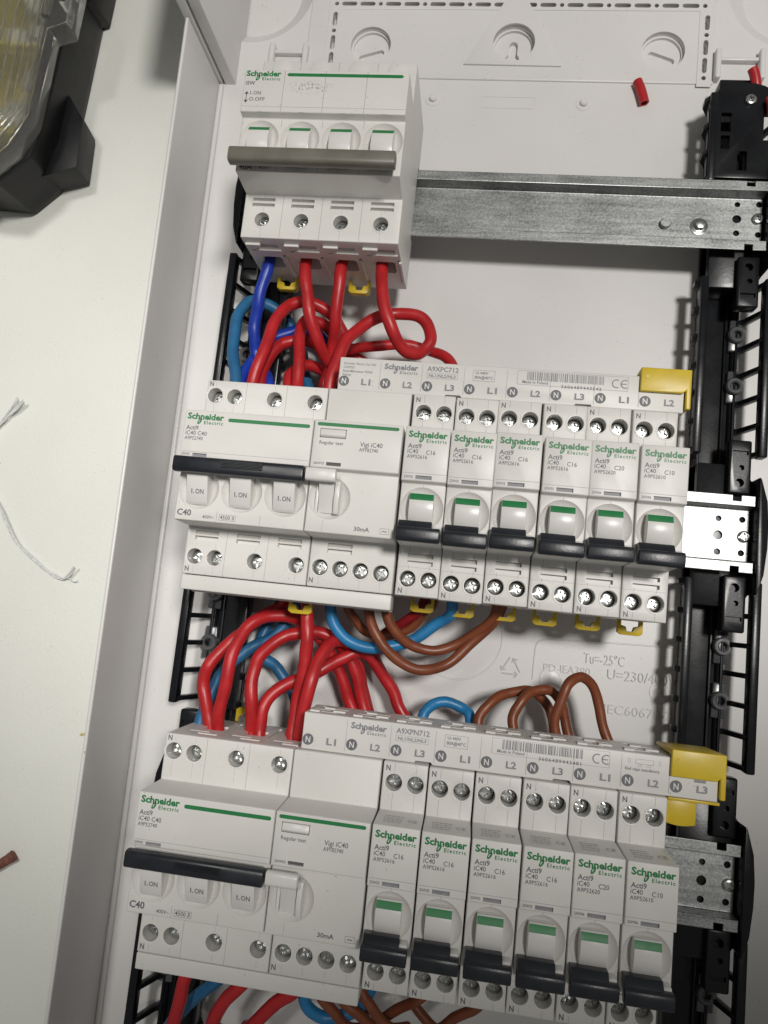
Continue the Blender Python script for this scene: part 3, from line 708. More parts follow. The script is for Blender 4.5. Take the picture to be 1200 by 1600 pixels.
def text_bar(mb, x0, x1, y0, y1, z, n=6):
    r = (y1 - y0) / 2; cy = (y0 + y1) / 2; P = []
    for i in range(n + 1): a = -math.pi / 2 + math.pi * i / n; P.append((x1 - r + r * math.cos(a), cy + r * math.sin(a), z))
    for i in range(n + 1): a = math.pi / 2 + math.pi * i / n; P.append((x0 + r + r * math.cos(a), cy + r * math.sin(a), z))
    mb.add(P, [tuple(range(len(P)))])
def make_vigi():
    t = thing('residual_current_module', (0, 0, 0), 'x', 'breaker module', 'residual current modules')
    me = body_mesh(36.0, 2.4)
    HB = [(4.9, -35.4), (13.4, -35.4), (22.0, -35.4), (30.6, -35.5)]
    h = MB(); holes(h, HB)
    sl = MB(); slots(sl, 12.5, 10.4, (-25.8, -28.2))
    rec = MB().ball(8.9, -8.6, ZB + 6.0, 10.45)
    win = MB().box(6.6, 12.6, 3.9, 5.3, ZN - 0.9, ZN + 1)
    btn = MB().box(2.8, 13.5, 15.1, 18.9, ZN - 1.4, ZN + 1)
    me = cut(me, [h, sl, rec, win, btn])
    b = obj('body', me, 'white', t)
    wn = MB(); strip(wn, 6.65, 12.55, 3.95, 5.25, ZN - 0.86); obj('date_window_shade', wn, 'gap', b)  # dark strip stands in for shade at the bottom of the slot
    bt = MB().prism([(15.35, 58), (15.35, 61.4), (16.2, 62.3), (18.65, 61.7), (18.65, 58)], 3.05, 13.25, 'x').mesh(bevel=0.3); obj('test_button', bt, 'white2', t)
    line = MB()
    for (x, y) in HB: strip(line, x - 0.05, x + 0.05, y - 7.2, y - 3.4, ZS + 0.02)
    strip(line, 7.2, 7.32, -17.4, -22.2, ZB + 0.02)
    obj('mould_seam', line, 'seam', b)
    put_collars(t, HB); put_screws(t, HB, 4.8)
    lv = obj('link_lever', bar_mesh(-0.2, 11.8, -0.5, 64.2, 2.6, 2.1), 'white2', t)
    tg = obj('toggle', MB().prism([(-14.8, 50), (-14.5, 57.0), (-8, 58.4), (-3.0, 61.5), (-1.0, 62), (-1.0, 50)], 4.6, 10.8, 'x').mesh(bevel=0.35), 'white2', t)
    ck = MB().prism([(-15.5, 52), (-14.8, 59.6), (-9, 61.0), (-2.0, 60.6), (-0.5, 52)], 11.2, 13.2, 'x').mesh(bevel=0.3); obj('cheek', ck, 'white2', tg)
    ck = MB().box(3.2, 4.4, -15, -2, 52, 58.0).mesh(bevel=0.25); obj('cheek', ck, 'white2', tg)
    g = MB(); text_bar(g, 1.4, 34.4, 19.9, 21.3, ZN + 0.04); obj('green_bar', g, 'green', b)
    p = MB()
    text(p, 'Regular test', 3.0, 12.5, 1.35, 9.6, ZN + 0.04); text(p, 'Vigi iC40', 19.4, 12.6, 1.8, 9.0, ZN + 0.04); text(p, 'A9Y82740', 19.2, 10.6, 1.4, 7.6, ZN + 0.04)
    text(p, '26W03', 1.6, 4.2, 0.95, 4.2, ZN + 0.04, bold=0.006)
    text(p, '30mA', 20.0, -20.6, 1.6, 6.2, ZB + 0.04, bold=0.01); text(p, '~', 31.2, -20.6, 1.8, 2.0, ZB + 0.04, bold=0.01); frame_line(p, 30.4, 34.0, -21.0, -18.7, ZB + 0.03)
    text(p, 'N', 0.9, -42.0, 2.0, 1.75, ZS + 0.04, bold=0.018)
    obj('print', p, 'gprint', b)
    share(CLIP, t, (-5.5, AB - 5.6, 21.0))
    return t
PM = make_main(); PV = make_vigi()
for row, rn in ((2, 'middle'), (3, 'bottom')):
    m = PM if row == 2 else copy_tree(PM); v = PV if row == 2 else copy_tree(PV)
    m.location = (RX[row] * MM, YR[row] * MM, ZO * MM); v.location = ((RX[row] + 54.1) * MM, YR[row] * MM, ZO * MM)
    m['label'] = f'wide white C40 main breaker with long black lever bar, {rn} row'
    v['label'] = f'white residual current module with test button and white lever in the {rn} row'
    # terminal cover below the pair
    tc_ = thing('terminal_cover', (RX[row], YR[row], 0), f'plain white terminal cover strip under the main breaker of the {rn} row', 'terminal cover', 'white terminal cover strips')
    zt = ZS if row == 3 else ZS - 0.3
    obj('front', MB().box(0.2, 90.0, -50.2, -43.95, 30.0, zt).mesh(bevel=0.5, seg=3), 'white', tc_)
    obj('lip', MB().box(1.0, 89.4, -50.9, -44.2, 24.0, 30.2).mesh(bevel=0.4), 'white', tc_)

# ---- four-pole switch with grey bar
def make_switch():
    t = thing('switch_disconnector', (5.4, YR[1], 0), 'white four-pole switch with warm grey bar handle alone at the top left', 'switch')
    at, ab = 42.7, -44.0
    me = body_mesh(72.0, 2.2, at, ab, zn=62.0)
    HB = [(9.1 + 18 * k, -35.3) for k in range(4)]
    h = MB(); holes(h, HB, 3.4)
    sl = MB(); rec = MB()
    for k in range(4):
        slots(sl, 9.0 + 18 * k, 10.4, (-25.8, -28.4)); rec.ball(8.9 + 18 * k, -7.3, ZB + 6.0, 10.45)
    vn = MB().prism([(46, 60), (46, 30), (36, 22), (23.5, 30), (23.5, 45), (30, 60)], 71.2, 73, 'x')
    me = cut(me, [h, sl, rec] + end_cutters([9.1 + 18 * k for k in range(4)], at, ab))
    b = obj('body', me, 'white_smudged', t)
    line = MB()
    strip(line, 0.5, 71.5, 5.0, 5.15, 62.02)
    for k in (1, 2, 3):
        for (y0, y1, z) in ((23.2, 42.4, ZS), (2.8, 22.2, 62.0), (-43.7, -23.6, ZS), (-22.2, -17, ZB), (-1.5, 2.0, ZB)): strip(line, 18 * k - 0.1, 18 * k + 0.1, y0, y1, z + 0.02)
    for (x, y) in HB:
        strip(line, x - 0.06, x + 0.06, -43.7, y - 3.5, ZS + 0.02); strip(line, x - 0.06, x + 0.06, y + 3.5, -29.4, ZS + 0.02); strip(line, x - 0.06, x + 0.06, -24.9, -23.5, ZS + 0.02)
        strip(line, x - 0.06, x + 0.06, 1.4, 2.0, ZB + 0.02); strip(line, x - 0.06, x + 0.06, -22.3, -18.5, ZB + 0.02)
    obj('mould_seam', line, 'seam', b)
    # small bumps on the upper shoulder and the V shaped side rib
    for k in range(4):
        dm = MB().lathe(9 + 18 * k, 39.0, [(4.6, ZS - 0.1), (4.4, ZS + 0.4), (3.6, ZS + 0.7), (0, ZS + 0.7)], 24); obj('terminal_dome', dm, 'white', t)
    put_collars(t, HB); put_screws(t, HB, 5.6)
    for k in range(4):
        x = 8.9 + 18 * k
        tg = obj('toggle', drum_mesh(x - 4.7, x + 4.7, -2.2, -17.0, -9.0, 61.2), 'white2', t)
        g = MB(); band(g, x - 4.6, x + 4.6, -2.5, -4.6, -9.0, 61.2); obj('indicator_band', g, 'green', tg)
    lv = obj('lever_bar', bar_mesh(-0.4, 70.4, -20.1, 65.2, 3.4, 2.8), 'greybar', t)
    for k in range(4):
        x = 8.9 + 18 * k
        nk = MB().prism([(-15.8, 56), (-16.0, 61.5), (-18, 64.5), (-21, 64), (-20, 57)], x - 5.0, x + 5.0, 'x').mesh(bevel=0.4); obj('lever_arm', nk, 'greybar', lv)
    g = MB(); logo(g, 0.9, 19.3, 15.4, 62.04); text_bar(g, 18.9, 69.6, 19.4, 20.9, 62.04, 2); obj('wordmark', g, 'green', b)
    p = MB(); z = 62.04
    text(p, 'iSW', 1.1, 15.2, 1.6, 4.2, z, bold=0.012); text(p, 'I', 3.6, 10.6, 1.6, 0.3, z); strip(p, 4.3, 4.65, 10.6, 10.95, z); text(p, 'ON', 5.1, 10.6, 1.6, 3.3, z); text(p, 'O.OFF', 3.4, 7.7, 1.6, 7.0, z)
    p.add([(1.9, 7.4, z), (2.25, 7.4, z), (2.25, 11.4, z), (1.9, 11.4, z)], [(0, 1, 2, 3)])
    p.add([(1.1, 10.8, z), (2.07, 12.2, z), (3.0, 10.8, z)], [(0, 1, 2)]); p.add([(1.1, 8.0, z), (3.0, 8.0, z), (2.07, 6.6, z)], [(0, 1, 2)])
    text(p, '40A', 1.6, -21.6, 2.2, 6.0, ZB + 0.04, bold=0.016); text(p, '415V~', 10.5, -21.3, 1.3, 5.4, ZB + 0.04)
    obj('print', p, 'gprint', b)
    for x in (13.5, 49.5): share(CLIP, t, (x, ab - 0.6, 2.0))
    rp = MB()   # moulded ribs of the terminal face below
    for k in range(4):
        x = 9.1 + 18 * k
        rp.box(x - 7.8, x - 1.0, ab - 1.3, ab + 0.3, 35.8, 37.4); rp.box(x - 4.2, x + 7.6, ab - 0.9, ab + 0.3, 30.6, 31.8); rp.box(x + 7.4, x + 8.8, ab - 1.1, ab + 0.3, 3, 25)
    obj('terminal_rib', rp.mesh(bevel=0.2, seg=1), 'white', b)
    return t
make_switch()

# ---- comb busbars with writing
def bars_code(mb, x0, x1, y0, y1, z, seed):
    rnd = random.Random(seed); x = x0
    while x < x1 - 0.3:
        w = rnd.choice((0.16, 0.22, 0.34, 0.5)); strip(mb, x, min(x + w, x1), y0, y1, z); x += w + rnd.choice((0.16, 0.22, 0.3, 0.5))
def comb(row, x0, n, code, digits, label, phases, maker):
    y0, y1, zf = 41.6, 56.2, 40.0
    t = thing('comb_busbar', (x0, YR[row], 0), label, 'comb busbar', 'white comb busbars')
    L = 18.0 * n
    me = MB().prism([(y0, 14), (y0, zf - 0.2), (y1, zf), (y1 + 0.3, 16), (y1 - 6, 13)], 0, L, 'x').mesh(bevel=0.5, seg=3)
    c = MB()
    for k in range(n):
        xa = 18 * k + 9
        c.box(xa - 3.2, xa + 3.2, y1 - 1.0, y1 + 2, 33.6, 35.0); c.box(xa - 6.6, xa - 0.6, y1 - 1.0, y1 + 2, 28.4, 29.6); c.box(xa + 0.8, xa + 6.8, y1 - 1.0, y1 + 2, 24.0, 25.4); c.box(xa - 5, xa - 1.4, y1 - 1.0, y1 + 2, 19.6, 21.0)
    e = MB()
    for k in (2, 5):
        e.prism([(18 * k + 9.5, y0 - 1), (18 * k + 10.8, y0 + 1.0), (18 * k + 17.0, y0 + 1.0), (18 * k + 18.2, y0 - 1)], 34.0, zf + 2)
    me = cut(me, [c, e])
    b = obj('housing', me, 'white', t)
    rb = MB()
    for k in range(n):
        xa = 18 * k + 9
        rb.box(xa - 7.6, xa - 3.6, y1 - 0.2, y1 + 0.75, 33.2, 36.4); rb.box(xa + 1.4, xa + 6.6, y1 - 0.2, y1 + 0.75, 29, 32.4); rb.box(xa - 3.4, xa + 1.2, y1 - 0.2, y1 + 0.75, 22.6, 26)
    obj('moulded_rib', rb.mesh(bevel=0.2, seg=1), 'white', b)
    p = MB(); z = zf + 0.04; l = MB(); d = MB()
    for k in range(n):
        xa = 18 * k
        pts = [(xa + 2.6 + 2.25 * math.cos(2 * math.pi * i / 28), y0 + 4.0 + 2.25 * math.sin(2 * math.pi * i / 28), z - 0.01) for i in range(28)]
        if k == 0:
            d.add(pts, [tuple(range(28))]); disc = obj('neutral_disc', d, 'gprint', b)
            text(l, 'N', xa + 2.6, y0 + 2.85, 2.3, 1.9, z + 0.03, align='c', bold=0.006); let = obj('disc_letter', l, 'white2', b)
        else: share(disc, b, (xa, 0, 0)); share(let, b, (xa, 0, 0))
        text(p, phases[k % 3], xa + 10.2, y0 + 2.7, 2.5, 4.0, z, bold=0.018)
        if k: strip(p, xa - 0.05, xa + 0.05, y0 + 1.2, y1 - 1.0, z - 0.015)
    logo(p, 19.6, y1 - 4.1, 14.6, z)
    text(p, code, 38.0, y1 - 3.8, 2.0, 13.4, z, bold=0.012); text(p, 'NL1/NL2/NL3', 38.9, y1 - 6.35, 1.2, 11.4, z, bold=0.01); frame_line(p, 38.0, 51.2, y1 - 6.9, y1 - 4.6, z, 0.09)
    frame_line(p, 57.6, 66.8, y1 - 6.8, y1 - 2.0, z, 0.12); text(p, 'Ui 440V', 58.6, y1 - 3.8, 1.15, 5.4, z, bold=0.01); text(p, '80A@40\u00b0C', 58.4, y1 - 5.8, 1.2, 7.6, z, bold=0.012)
    frame_line(p, 76.2, 121.5, y1 - 7.0, y1 - 0.9, z, 0.1); bars_code(p, 80.2, 111.6, y1 - 4.9, y1 - 1.3, z, row)
    text(p, 'Made in Poland', 78.4, y1 - 6.3, 1.15, 10.6, z, bold=0.006); text(p, digits, 94.5, y1 - 7.4, 1.25, 16.4, z, bold=0.01, spacing=1.2)
    # CE mark
    for (cx, ee) in ((116.4, 0), (119.9, 1)):
        V = []
        for i in range(15):
            a = R(60 + 240 * i / 14)
            for r in (1.9, 1.45): V.append((cx + 0.4 + r * math.cos(a), y1 - 4.0 + r * math.sin(a), z))
        p.add(V, [(2 * i, 2 * i + 1, 2 * i + 3, 2 * i + 2) for i in range(14)])
        if ee: strip(p, cx - 1.2, cx + 0.9, y1 - 4.2, y1 - 3.8, z)
    text(p, 'End caps mandatory', 127.4, y1 - 6.6, 1.1, 13.0, z, bold=0.008)
    if row == 3:
        frame_line(p, 131.2, 138.0, y1 - 4.0, y1 - 2.2, z, 0.1); frame_line(p, 128.4, 129.2, y1 - 3.9, y1 - 2.2, z, 0.08); frame_line(p, 139.9, 140.7, y1 - 3.9, y1 - 2.2, z, 0.08)
        frame_line(p, 132.2, 133.4, y1 - 5.0, y1 - 4.0, z, 0.08); frame_line(p, 135.8, 137.0, y1 - 5.0, y1 - 4.0, z, 0.08)
        strip(p, 153.2, 157.4, y0 + 6.4, y0 + 7.4, z)
    if maker:
        text(p, 'Schneider Electric Ind. SAS', 1.8, y1 - 3.2, 1.0, 14.0, z); text(p, 'CS30323', 1.8, y1 - 4.9, 1.0, 4.8, z); text(p, 'Rueil-Malmaison 92506', 1.8, y1 - 6.6, 1.0, 12.8, z); text(p, 'France', 1.8, y1 - 8.2, 1.0, 3.6, z)
    obj('print', p, 'lprint', b)
    # copper teeth hidden behind the terminals
    # end cap
    cap = thing('end_cap', (x0 + L, YR[row], 0), 'x', 'end cap', 'yellow busbar end caps')
    sh = MB().prism([(-17.9, y1 - 6.8), (-17.9, y1 + 3.3), (2.2, y1 + 3.3), (2.2, y0 + 1.2), (0.2, y0 + 1.2), (0.2, y1 - 5.6), (-1.0, y1 - 6.8)], zf + 0.15, zf + 1.9).mesh(bevel=0.45, seg=3)
    s1 = obj('front_plate', sh, 'yellow', cap)
    obj('top_plate', MB().prism([(y1 + 1.0, zf + 0.8), (y1 + 3.25, zf + 1.2), (y1 + 2.4, 17), (y1 + 0.95, 17)], -17.85, 2.15, 'x').mesh(bevel=0.3), 'yellow', cap)
    obj('end_plate', MB().box(0.3, 1.7, y0 + 1.7, y1 + 0.5, 16, zf + 0.6).mesh(bevel=0.3), 'yellow', cap)
    obj('stud', MB().lathe(-15.4, y1 - 0.6, [(0.9, zf + 1.7), (0.8, zf + 2.1), (0, zf + 2.1)], 12), 'yellow', cap)
    if row == 3:
        obj('lower_plate', MB().box(-17.8, 1.2, y0 - 1.4, y0 - 0.3, 16, zf - 1.0).mesh(bevel=0.3), 'yellow', cap)
        tn = [(-17.6, y0 - 1.5), (-17.6, y0 - 10.6)] + [(-17.6 + 11.6 * i / 8, y0 - 10.6 - 0.9 * math.sin(math.pi * i / 8)) for i in range(1, 8)] + [(-6.0, y0 - 10.6), (-6.0, y0 - 1.5)]
        obj('tongue', MB().prism(tn, 33.4, 34.8).mesh(bevel=0.35), 'yellow', cap)
    cap['label'] = f'yellow plastic end cap on the right end of the {"middle" if row == 2 else "bottom"} row busbar'
    return t
comb(2, 57.2, 8, 'A9XPC712', '3606489443542', 'white comb busbar with printed marks along the top of the middle row', ['L1', 'L2', 'L3'], True)
comb(3, 59.4, 9, 'A9XPN712', '3606489443481', 'longer white comb busbar with printed marks along the top of the bottom row', ['L1', 'L2', 'L3'], False)

# ================================================================== wires
WIRES = [
    ('blue_wire', 'blue', 2.9, 'deep blue wire dropping from the leftmost terminal of the grey-handled switch', 'deep blue wires',
     [(12.3, 118, 17), (12.5, 107.6, 17.0), (10.9, 100.1, 17.0), (9.1, 90.7, 15.0), (7.6, 81.7, 12.0), (7.2, 73.8, 9.0), (8.5, 65.9, 6.0), (11.7, 59.8, 6.0), (15.8, 54.4, 8.0), (22, 36, 14)]),
    ('blue_wire', 'blue', 2.9, 'deep blue wire arching low behind the red wires above the middle row', 'deep blue wires',
     [(5, 34, 18), (4.9, 48.9, 14.0), (6.1, 61.7, 6.0), (12.1, 75.2, 0.0), (20.3, 81.6, -3.0), (29.9, 84.4, -5.0), (36.5, 81.6, -8.0), (40.9, 75.7, -12.0), (43.9, 68.3, -14.0), (66, 40, -14)]),
    ('blue_wire', 'teal', 2.9, 'dusty blue wire arching beside the left frame above the middle row', 'dusty blue wires',
     [(4.2, 36, 20), (3.3, 49.6, 16.0), (-1.0, 63.1, 12.0), (-3.4, 75.8, 8.0), (-3.4, 88.4, 4.0), (-0.1, 95.4, 0.0), (6.5, 96.6, -4.0), (14.2, 92.7, -8.0), (20.5, 86.3, -12.0), (25.4, 76.6, -14.0), (29.3, 61.9, -12.0), (44, 36, -8)]),
    ('red_wire', 'red', 2.9, 'red wire dropping from the second terminal of the grey-handled switch', 'red wires',
     [(29.9, 118, 18), (30.7, 107.0, 19.0), (33.0, 95.4, 20.0), (35.6, 83.8, 19.0), (39.0, 73.9, 14.0), (43.2, 66.5, 6.0), (48.4, 60.4, 0.0), (66, 36, -2)]),
    ('red_wire', 'red', 2.9, 'red wire dropping from the third terminal of the grey-handled switch', 'red wires',
     [(49.2, 118, 19), (48.5, 106.8, 20.0), (48.3, 96.3, 20.0), (47.7, 83.6, 16.0), (46.2, 74.4, 8.0), (44.9, 62.9, 2.0), (42.9, 53.7, 2.0), (50, 34, 2)]),
    ('red_wire', 'red', 2.9, "red wire looping round to the right from the switch's rightmost terminal", 'red wires',
     [(67.3, 118, 20), (68.0, 106.8, 21.0), (69.2, 95.6, 24.0), (72.8, 83.5, 25.0), (77.3, 73.7, 22.0), (83.0, 68.8, 16.0), (88.9, 70.1, 12.0), (92.6, 76.6, 10.0), (91.3, 84.5, 8.0), (85.0, 90.1, 7.0), (75.8, 90.7, 7.0), (66.1, 87.0, 9.0), (58.2, 79.3, 13.0), (53.9, 70.9, 17.0), (51.3, 60.4, 20.0), (49.8, 48.2, 21.0), (49, 35, 20)]),
    ('red_wire', 'red', 2.9, 'red wire with the highest arch above the middle row main breaker', 'red wires',
     [(13.5, 35, 20), (12.7, 47.5, 20.0), (14.9, 56.9, 20.0), (16.7, 70.2, 17.0), (18.5, 82.5, 13.0), (22.1, 90.7, 9.0), (27.7, 94.1, 6.0), (34.9, 94.6, 3.0), (42.6, 90.3, -1.0), (47.3, 84.6, -5.0), (50.4, 77.9, -10.0), (74, 60, -15), (80, 40, -15)]),
    ('red_wire', 'red', 2.9, 'red wire arching low under the deep blue wire above the middle row', 'red wires',
     [(17, 34, 14), (14.0, 51.3, 12.0), (15.0, 63.0, 9.0), (20.0, 72.1, 5.0), (27.0, 76.0, 3.0), (34.2, 76.1, 0.0), (40.2, 73.4, -6.0), (44.8, 67.0, -10.0), (66, 34, -10)]),
    ('red_wire', 'red', 2.9, "red wire rising upright then hooking right behind the switch's hanging wires", 'red wires',
     [(31.5, 35, 18), (32.8, 50.3, 14.0), (31.5, 63.0, 12.0), (29.7, 76.3, 9.0), (30.0, 85.2, 4.0), (34.0, 87.1, 0.0), (39.6, 86.1, -4.0), (44.4, 81.9, -9.0), (48.4, 72.6, -12.0), (74, 36, -12)]),
    ('red_wire', 'red', 2.9, 'short low red wire just above the right terminal of the middle main breaker', 'red wires',
     [(29, 32, 12), (26.7, 51.6, 8.0), (26.8, 58.9, 4.0), (31.1, 64.0, 0.0), (37.0, 64.6, -4.0), (43.9, 62.7, -8.0), (66, 34, -12)]),
    ('red_wire', 'red', 2.6, 'red wire running right beneath the loop to the middle row busbar', 'red wires',
     [(62, 54, -14), (44.4, 73.3, -8.0), (53.9, 75.7, -4.0), (68.5, 77.7, -2.0), (80.5, 79.0, -3.0), (91.7, 77.2, -4.0), (102.2, 71.4, 0.0), (112, 46, 6), (114, 34, 10)]),
    ('red_wire', 'red', 2.9, 'straight red wire hanging from the middle main breaker beside the yellow clip', 'red wires',
     [(48.5, -36, 20), (51.0, -54.0, 18.0), (52.3, -65.7, 19.0), (52.6, -74.3, 18.0), (51.4, -86.3, 16.0), (50.3, -99.4, 15.0), (50.3, -108.7, 16.0), (52.2, -118, 18)]),
    ('red_wire', 'red', 2.9, 'leftmost red wire rising from the bottom row main breaker', 'red wires',
     [(13, -116, 14), (11.9, -109.6, 14.0), (10.0, -102.0, 15.0), (6.5, -91.7, 14.0), (6.5, -83.7, 10.0), (11.6, -75.0, 6.0), (19.0, -66.6, 3.0), (26.6, -58.9, 0.0), (34.8, -52.3, -2.0), (42, -34, 6)]),
    ('red_wire', 'red', 2.9, 'red wire with the tallest arch above the bottom row main breaker', 'red wires',
     [(18, -118, 15), (15.9, -109.9, 15.0), (17.1, -98.7, 18.0), (19.0, -85.4, 20.0), (20.1, -73.6, 18.0), (23.2, -64.8, 14.0), (28.3, -59.9, 10.0), (36.3, -57.7, 6.0), (43.7, -59.2, 2.0), (50.7, -63.6, -1.0), (58.1, -71.4, -4.0), (65.2, -83.4, -8.0), (70.3, -95.0, -10.0), (80, -112, -10)]),
    ('red_wire', 'red', 2.9, "red wire arching from the bottom main breaker's middle terminal, left of its pair", 'red wires',
     [(33, -118, 14), (31.1, -109.4, 14.0), (30.9, -97.0, 18.0), (29.5, -84.5, 17.0), (30.8, -76.9, 14.0), (36.5, -69.3, 10.0), (44.5, -65.3, 7.0), (52.9, -63.6, 4.0), (60.7, -65.9, 1.0), (67.0, -71.5, -3.0), (72.3, -81.3, -6.0), (77.0, -94.6, -8.0), (84, -112, -8)]),
    ('red_wire', 'red', 2.9, "red wire curving low from the bottom main breaker's middle terminal to the far right", 'red wires',
     [(37, -118, 15), (35.0, -109.8, 14.0), (34.8, -101.3, 14.0), (37.7, -93.1, 12.0), (45.3, -87.1, 9.0), (55.4, -81.8, 6.0), (65.5, -75.0, 3.0), (72.8, -70.5, 1.0), (78.3, -71.9, -2.0), (84.5, -79.3, -5.0), (90.2, -87.4, -8.0), (94.4, -94.7, -8.0), (108, -112, -8)]),
    ('red_wire', 'red', 2.9, "red wire arching right from the bottom main breaker's rightmost terminal", 'red wires',
     [(55.5, -118, 18), (54.0, -108.2, 20.0), (55.2, -97.9, 22.0), (56.8, -84.1, 22.0), (59.1, -73.6, 18.0), (62.3, -67.2, 12.0), (66.3, -65.9, 7.0), (69.4, -70.1, -2.0), (72.6, -79.4, -11.0), (75.5, -89.8, -15.0), (84, -114, -17)]),
    ('blue_wire', 'teal', 2.7, "dusty blue wire running behind the red arches to the bottom row's left end", 'dusty blue wires',
     [(54, -34, 0), (39.2, -54.4, -6.0), (36.7, -61.1, -6.0), (30.1, -68.8, -5.0), (21.5, -74.6, -4.0), (14.6, -81.3, -2.0), (9.9, -88.4, 2.0), (8.1, -96.7, 6.0), (6.2, -106.9, 10.0), (7.5, -116, 13)]),
    ('blue_wire', 'teal', 2.7, 'short dusty blue wire lying behind the red arches in the lower gap', 'dusty blue wires',
     [(30, -52, -16), (22.1, -78.1, -12.0), (26.0, -79.8, -12.0), (31.9, -82.7, -12.0), (38.1, -88.6, -12.0), (43.3, -96.7, -12.0), (45.9, -103.3, -12.0), (64, -114, -12)]),
    ('light_blue_wire', 'ltblue', 2.6, 'light blue wire hanging in a wide U below the middle row', 'light blue wires',
     [(59, -34, 18), (60.4, -51.3, 14.0), (63.3, -59.8, 13.0), (69.3, -65.4, 12.0), (78.3, -67.5, 11.0), (88.0, -66.5, 9.0), (98.5, -61.9, 7.0), (107.8, -54.5, 8.0), (114.5, -48.4, 12.0), (113, -36, 18)]),
    ('brown_wire', 'brown', 2.1, 'shallowest brown wire loop behind the light blue wire below the middle row', 'brown wires',
     [(67.5, -34, 18), (68.3, -51.0, 12.0), (72.1, -57.2, 8.0), (77.9, -61.3, 4.0), (85.6, -62.2, 1.0), (95.3, -57.6, 0.0), (102.2, -50.2, 4.0), (105.8, -44.9, 8.0), (104, -34, 12)]),
    ('brown_wire', 'brown', 2.3, 'brown wire hanging in the deepest U below the middle row', 'brown wires',
     [(76, -34, 20), (78.3, -50.6, 18.0), (82.0, -59.8, 20.0), (86.9, -66.2, 19.0), (94.8, -72.0, 17.0), (104.6, -74.6, 14.0), (114.9, -70.5, 10.0), (124.8, -60.3, 8.0), (134.5, -48.4, 12.0), (138, -34, 18)]),
    ('brown_wire', 'brown', 2.3, 'brown wire in the inner U just above the deepest brown loop', 'brown wires',
     [(84.5, -34, 18), (85.8, -50.9, 16.0), (90.5, -59.0, 14.0), (97.9, -64.6, 10.0), (106.7, -65.9, 8.0), (115.8, -63.6, 6.0), (124.5, -57.1, 8.0), (133.3, -48.0, 13.0), (132, -34, 18)]),
    ('red_wire', 'darkred', 2.2, "short dark red wire slanting below the middle row's first C16 breaker", 'red wires',
     [(103, -34, 14), (99.9, -48.8, 6.0), (94.0, -54.1, 2.0), (87.7, -58.2, -2.0), (82.4, -63.2, -8.0), (78.6, -69.7, -16.0), (88, -88, -21)]),
    ('brown_wire', 'brown', 2.2, 'leftmost brown wire arch above the bottom row busbar', 'brown wires',
     [(134, -110, 12), (130.5, -93.0, 10.0), (134.8, -85.7, 8.0), (142.5, -80.9, 4.0), (151.8, -79.2, 0.0), (158.3, -82.4, -3.0), (163.4, -90.2, -4.0), (166, -110, -2)]),
    ('brown_wire', 'brown', 2.2, 'middle brown wire arch above the bottom row busbar', 'brown wires',
     [(152, -110, 12), (144.9, -92.5, 12.0), (146.9, -84.5, 11.0), (152.4, -79.1, 8.0), (159.1, -77.3, 5.0), (164.9, -81.1, 2.0), (169.2, -92.9, 0.0), (175, -110, 2)]),
    ('brown_wire', 'brown', 2.2, 'tallest, rightmost brown wire arch above the bottom row busbar', 'brown wires',
     [(170, -110, 12), (162.4, -92.3, 14.0), (163.6, -82.1, 15.0), (166.9, -73.7, 14.0), (171.8, -69.8, 11.0), (177.3, -72.6, 8.0), (181.7, -82.3, 6.0), (185.2, -93.9, 6.0), (193, -110, 10)]),
    ('light_blue_wire', 'ltblue', 2.4, 'light blue wire arch peeping over the bottom row busbar', 'light blue wires',
     [(107, -110, 8), (106.1, -93.8, 4.0), (110.2, -89.9, 2.0), (116.5, -88.4, 0.0), (123.2, -90.3, 0.0), (126.7, -93.8, 2.0), (127, -110, 4)]),
    ('red_wire', 'red', 2.9, "leftmost red wire leaving below the bottom row at the picture's lower edge", 'red wires',
     [(24, -186, 20), (16.7, -211.6, 16.0), (15.2, -221.3, 15.0), (12.4, -235.9, 12.0), (14, -240, 8), (10, -275, 0)]),
    ('blue_wire', 'teal', 2.7, "dusty blue wire slanting down left below the bottom row's cover strip", 'dusty blue wires',
     [(44, -188, 14), (30.0, -213.5, 10.0), (18.8, -226.2, 6.0), (7.5, -240.8, 4.0), (6, -250, 0)]),
    ('red_wire', 'red', 2.9, 'middle of the three red wires leaving below the bottom row', 'red wires',
     [(52, -184, 18), (42.8, -210.1, 16.0), (34.4, -220.3, 16.0), (30.2, -232.1, 14.0), (32, -236, 10), (28, -260, 2)]),
    ('red_wire', 'red', 2.9, 'rightmost of the three red wires leaving below the bottom row', 'red wires',
     [(72, -184, 20), (66.5, -207.6, 18.0), (56.7, -216.6, 18.0), (46.9, -228.9, 15.0), (44, -232, 10)]),
    ('light_blue_wire', 'ltblue', 2.6, 'light blue wire curving below the bottom row residual current module', 'light blue wires',
     [(69, -186, 18), (67.3, -211.8, 14.0), (69.9, -219.1, 12.0), (77.7, -222.7, 10.0), (90.6, -217.8, 8.0), (100, -190, 10)]),
    ('brown_wire', 'brown', 2.2, 'leftmost of the brown wires below the bottom row residual current module', 'brown wires',
     [(76, -186, 18), (74.7, -210.7, 16.0), (80.6, -217.7, 14.0), (87.5, -224.8, 10.0), (95, -226, 6)]),
    ('brown_wire', 'brown', 2.2, 'second brown wire from the left below the bottom row residual current module', 'brown wires',
     [(84, -186, 18), (83.7, -209.8, 17.0), (91.6, -216.2, 16.0), (99.9, -223.1, 12.0), (110, -226, 8)]),
    ('brown_wire', 'brown', 2.2, "brown wire dropping steeply below the bottom row's first C16 breaker", 'brown wires',
     [(93, -184, 18), (92.0, -205.3, 18.0), (96.7, -212.0, 18.0), (105.2, -219.5, 15.0), (112, -222, 8)]),
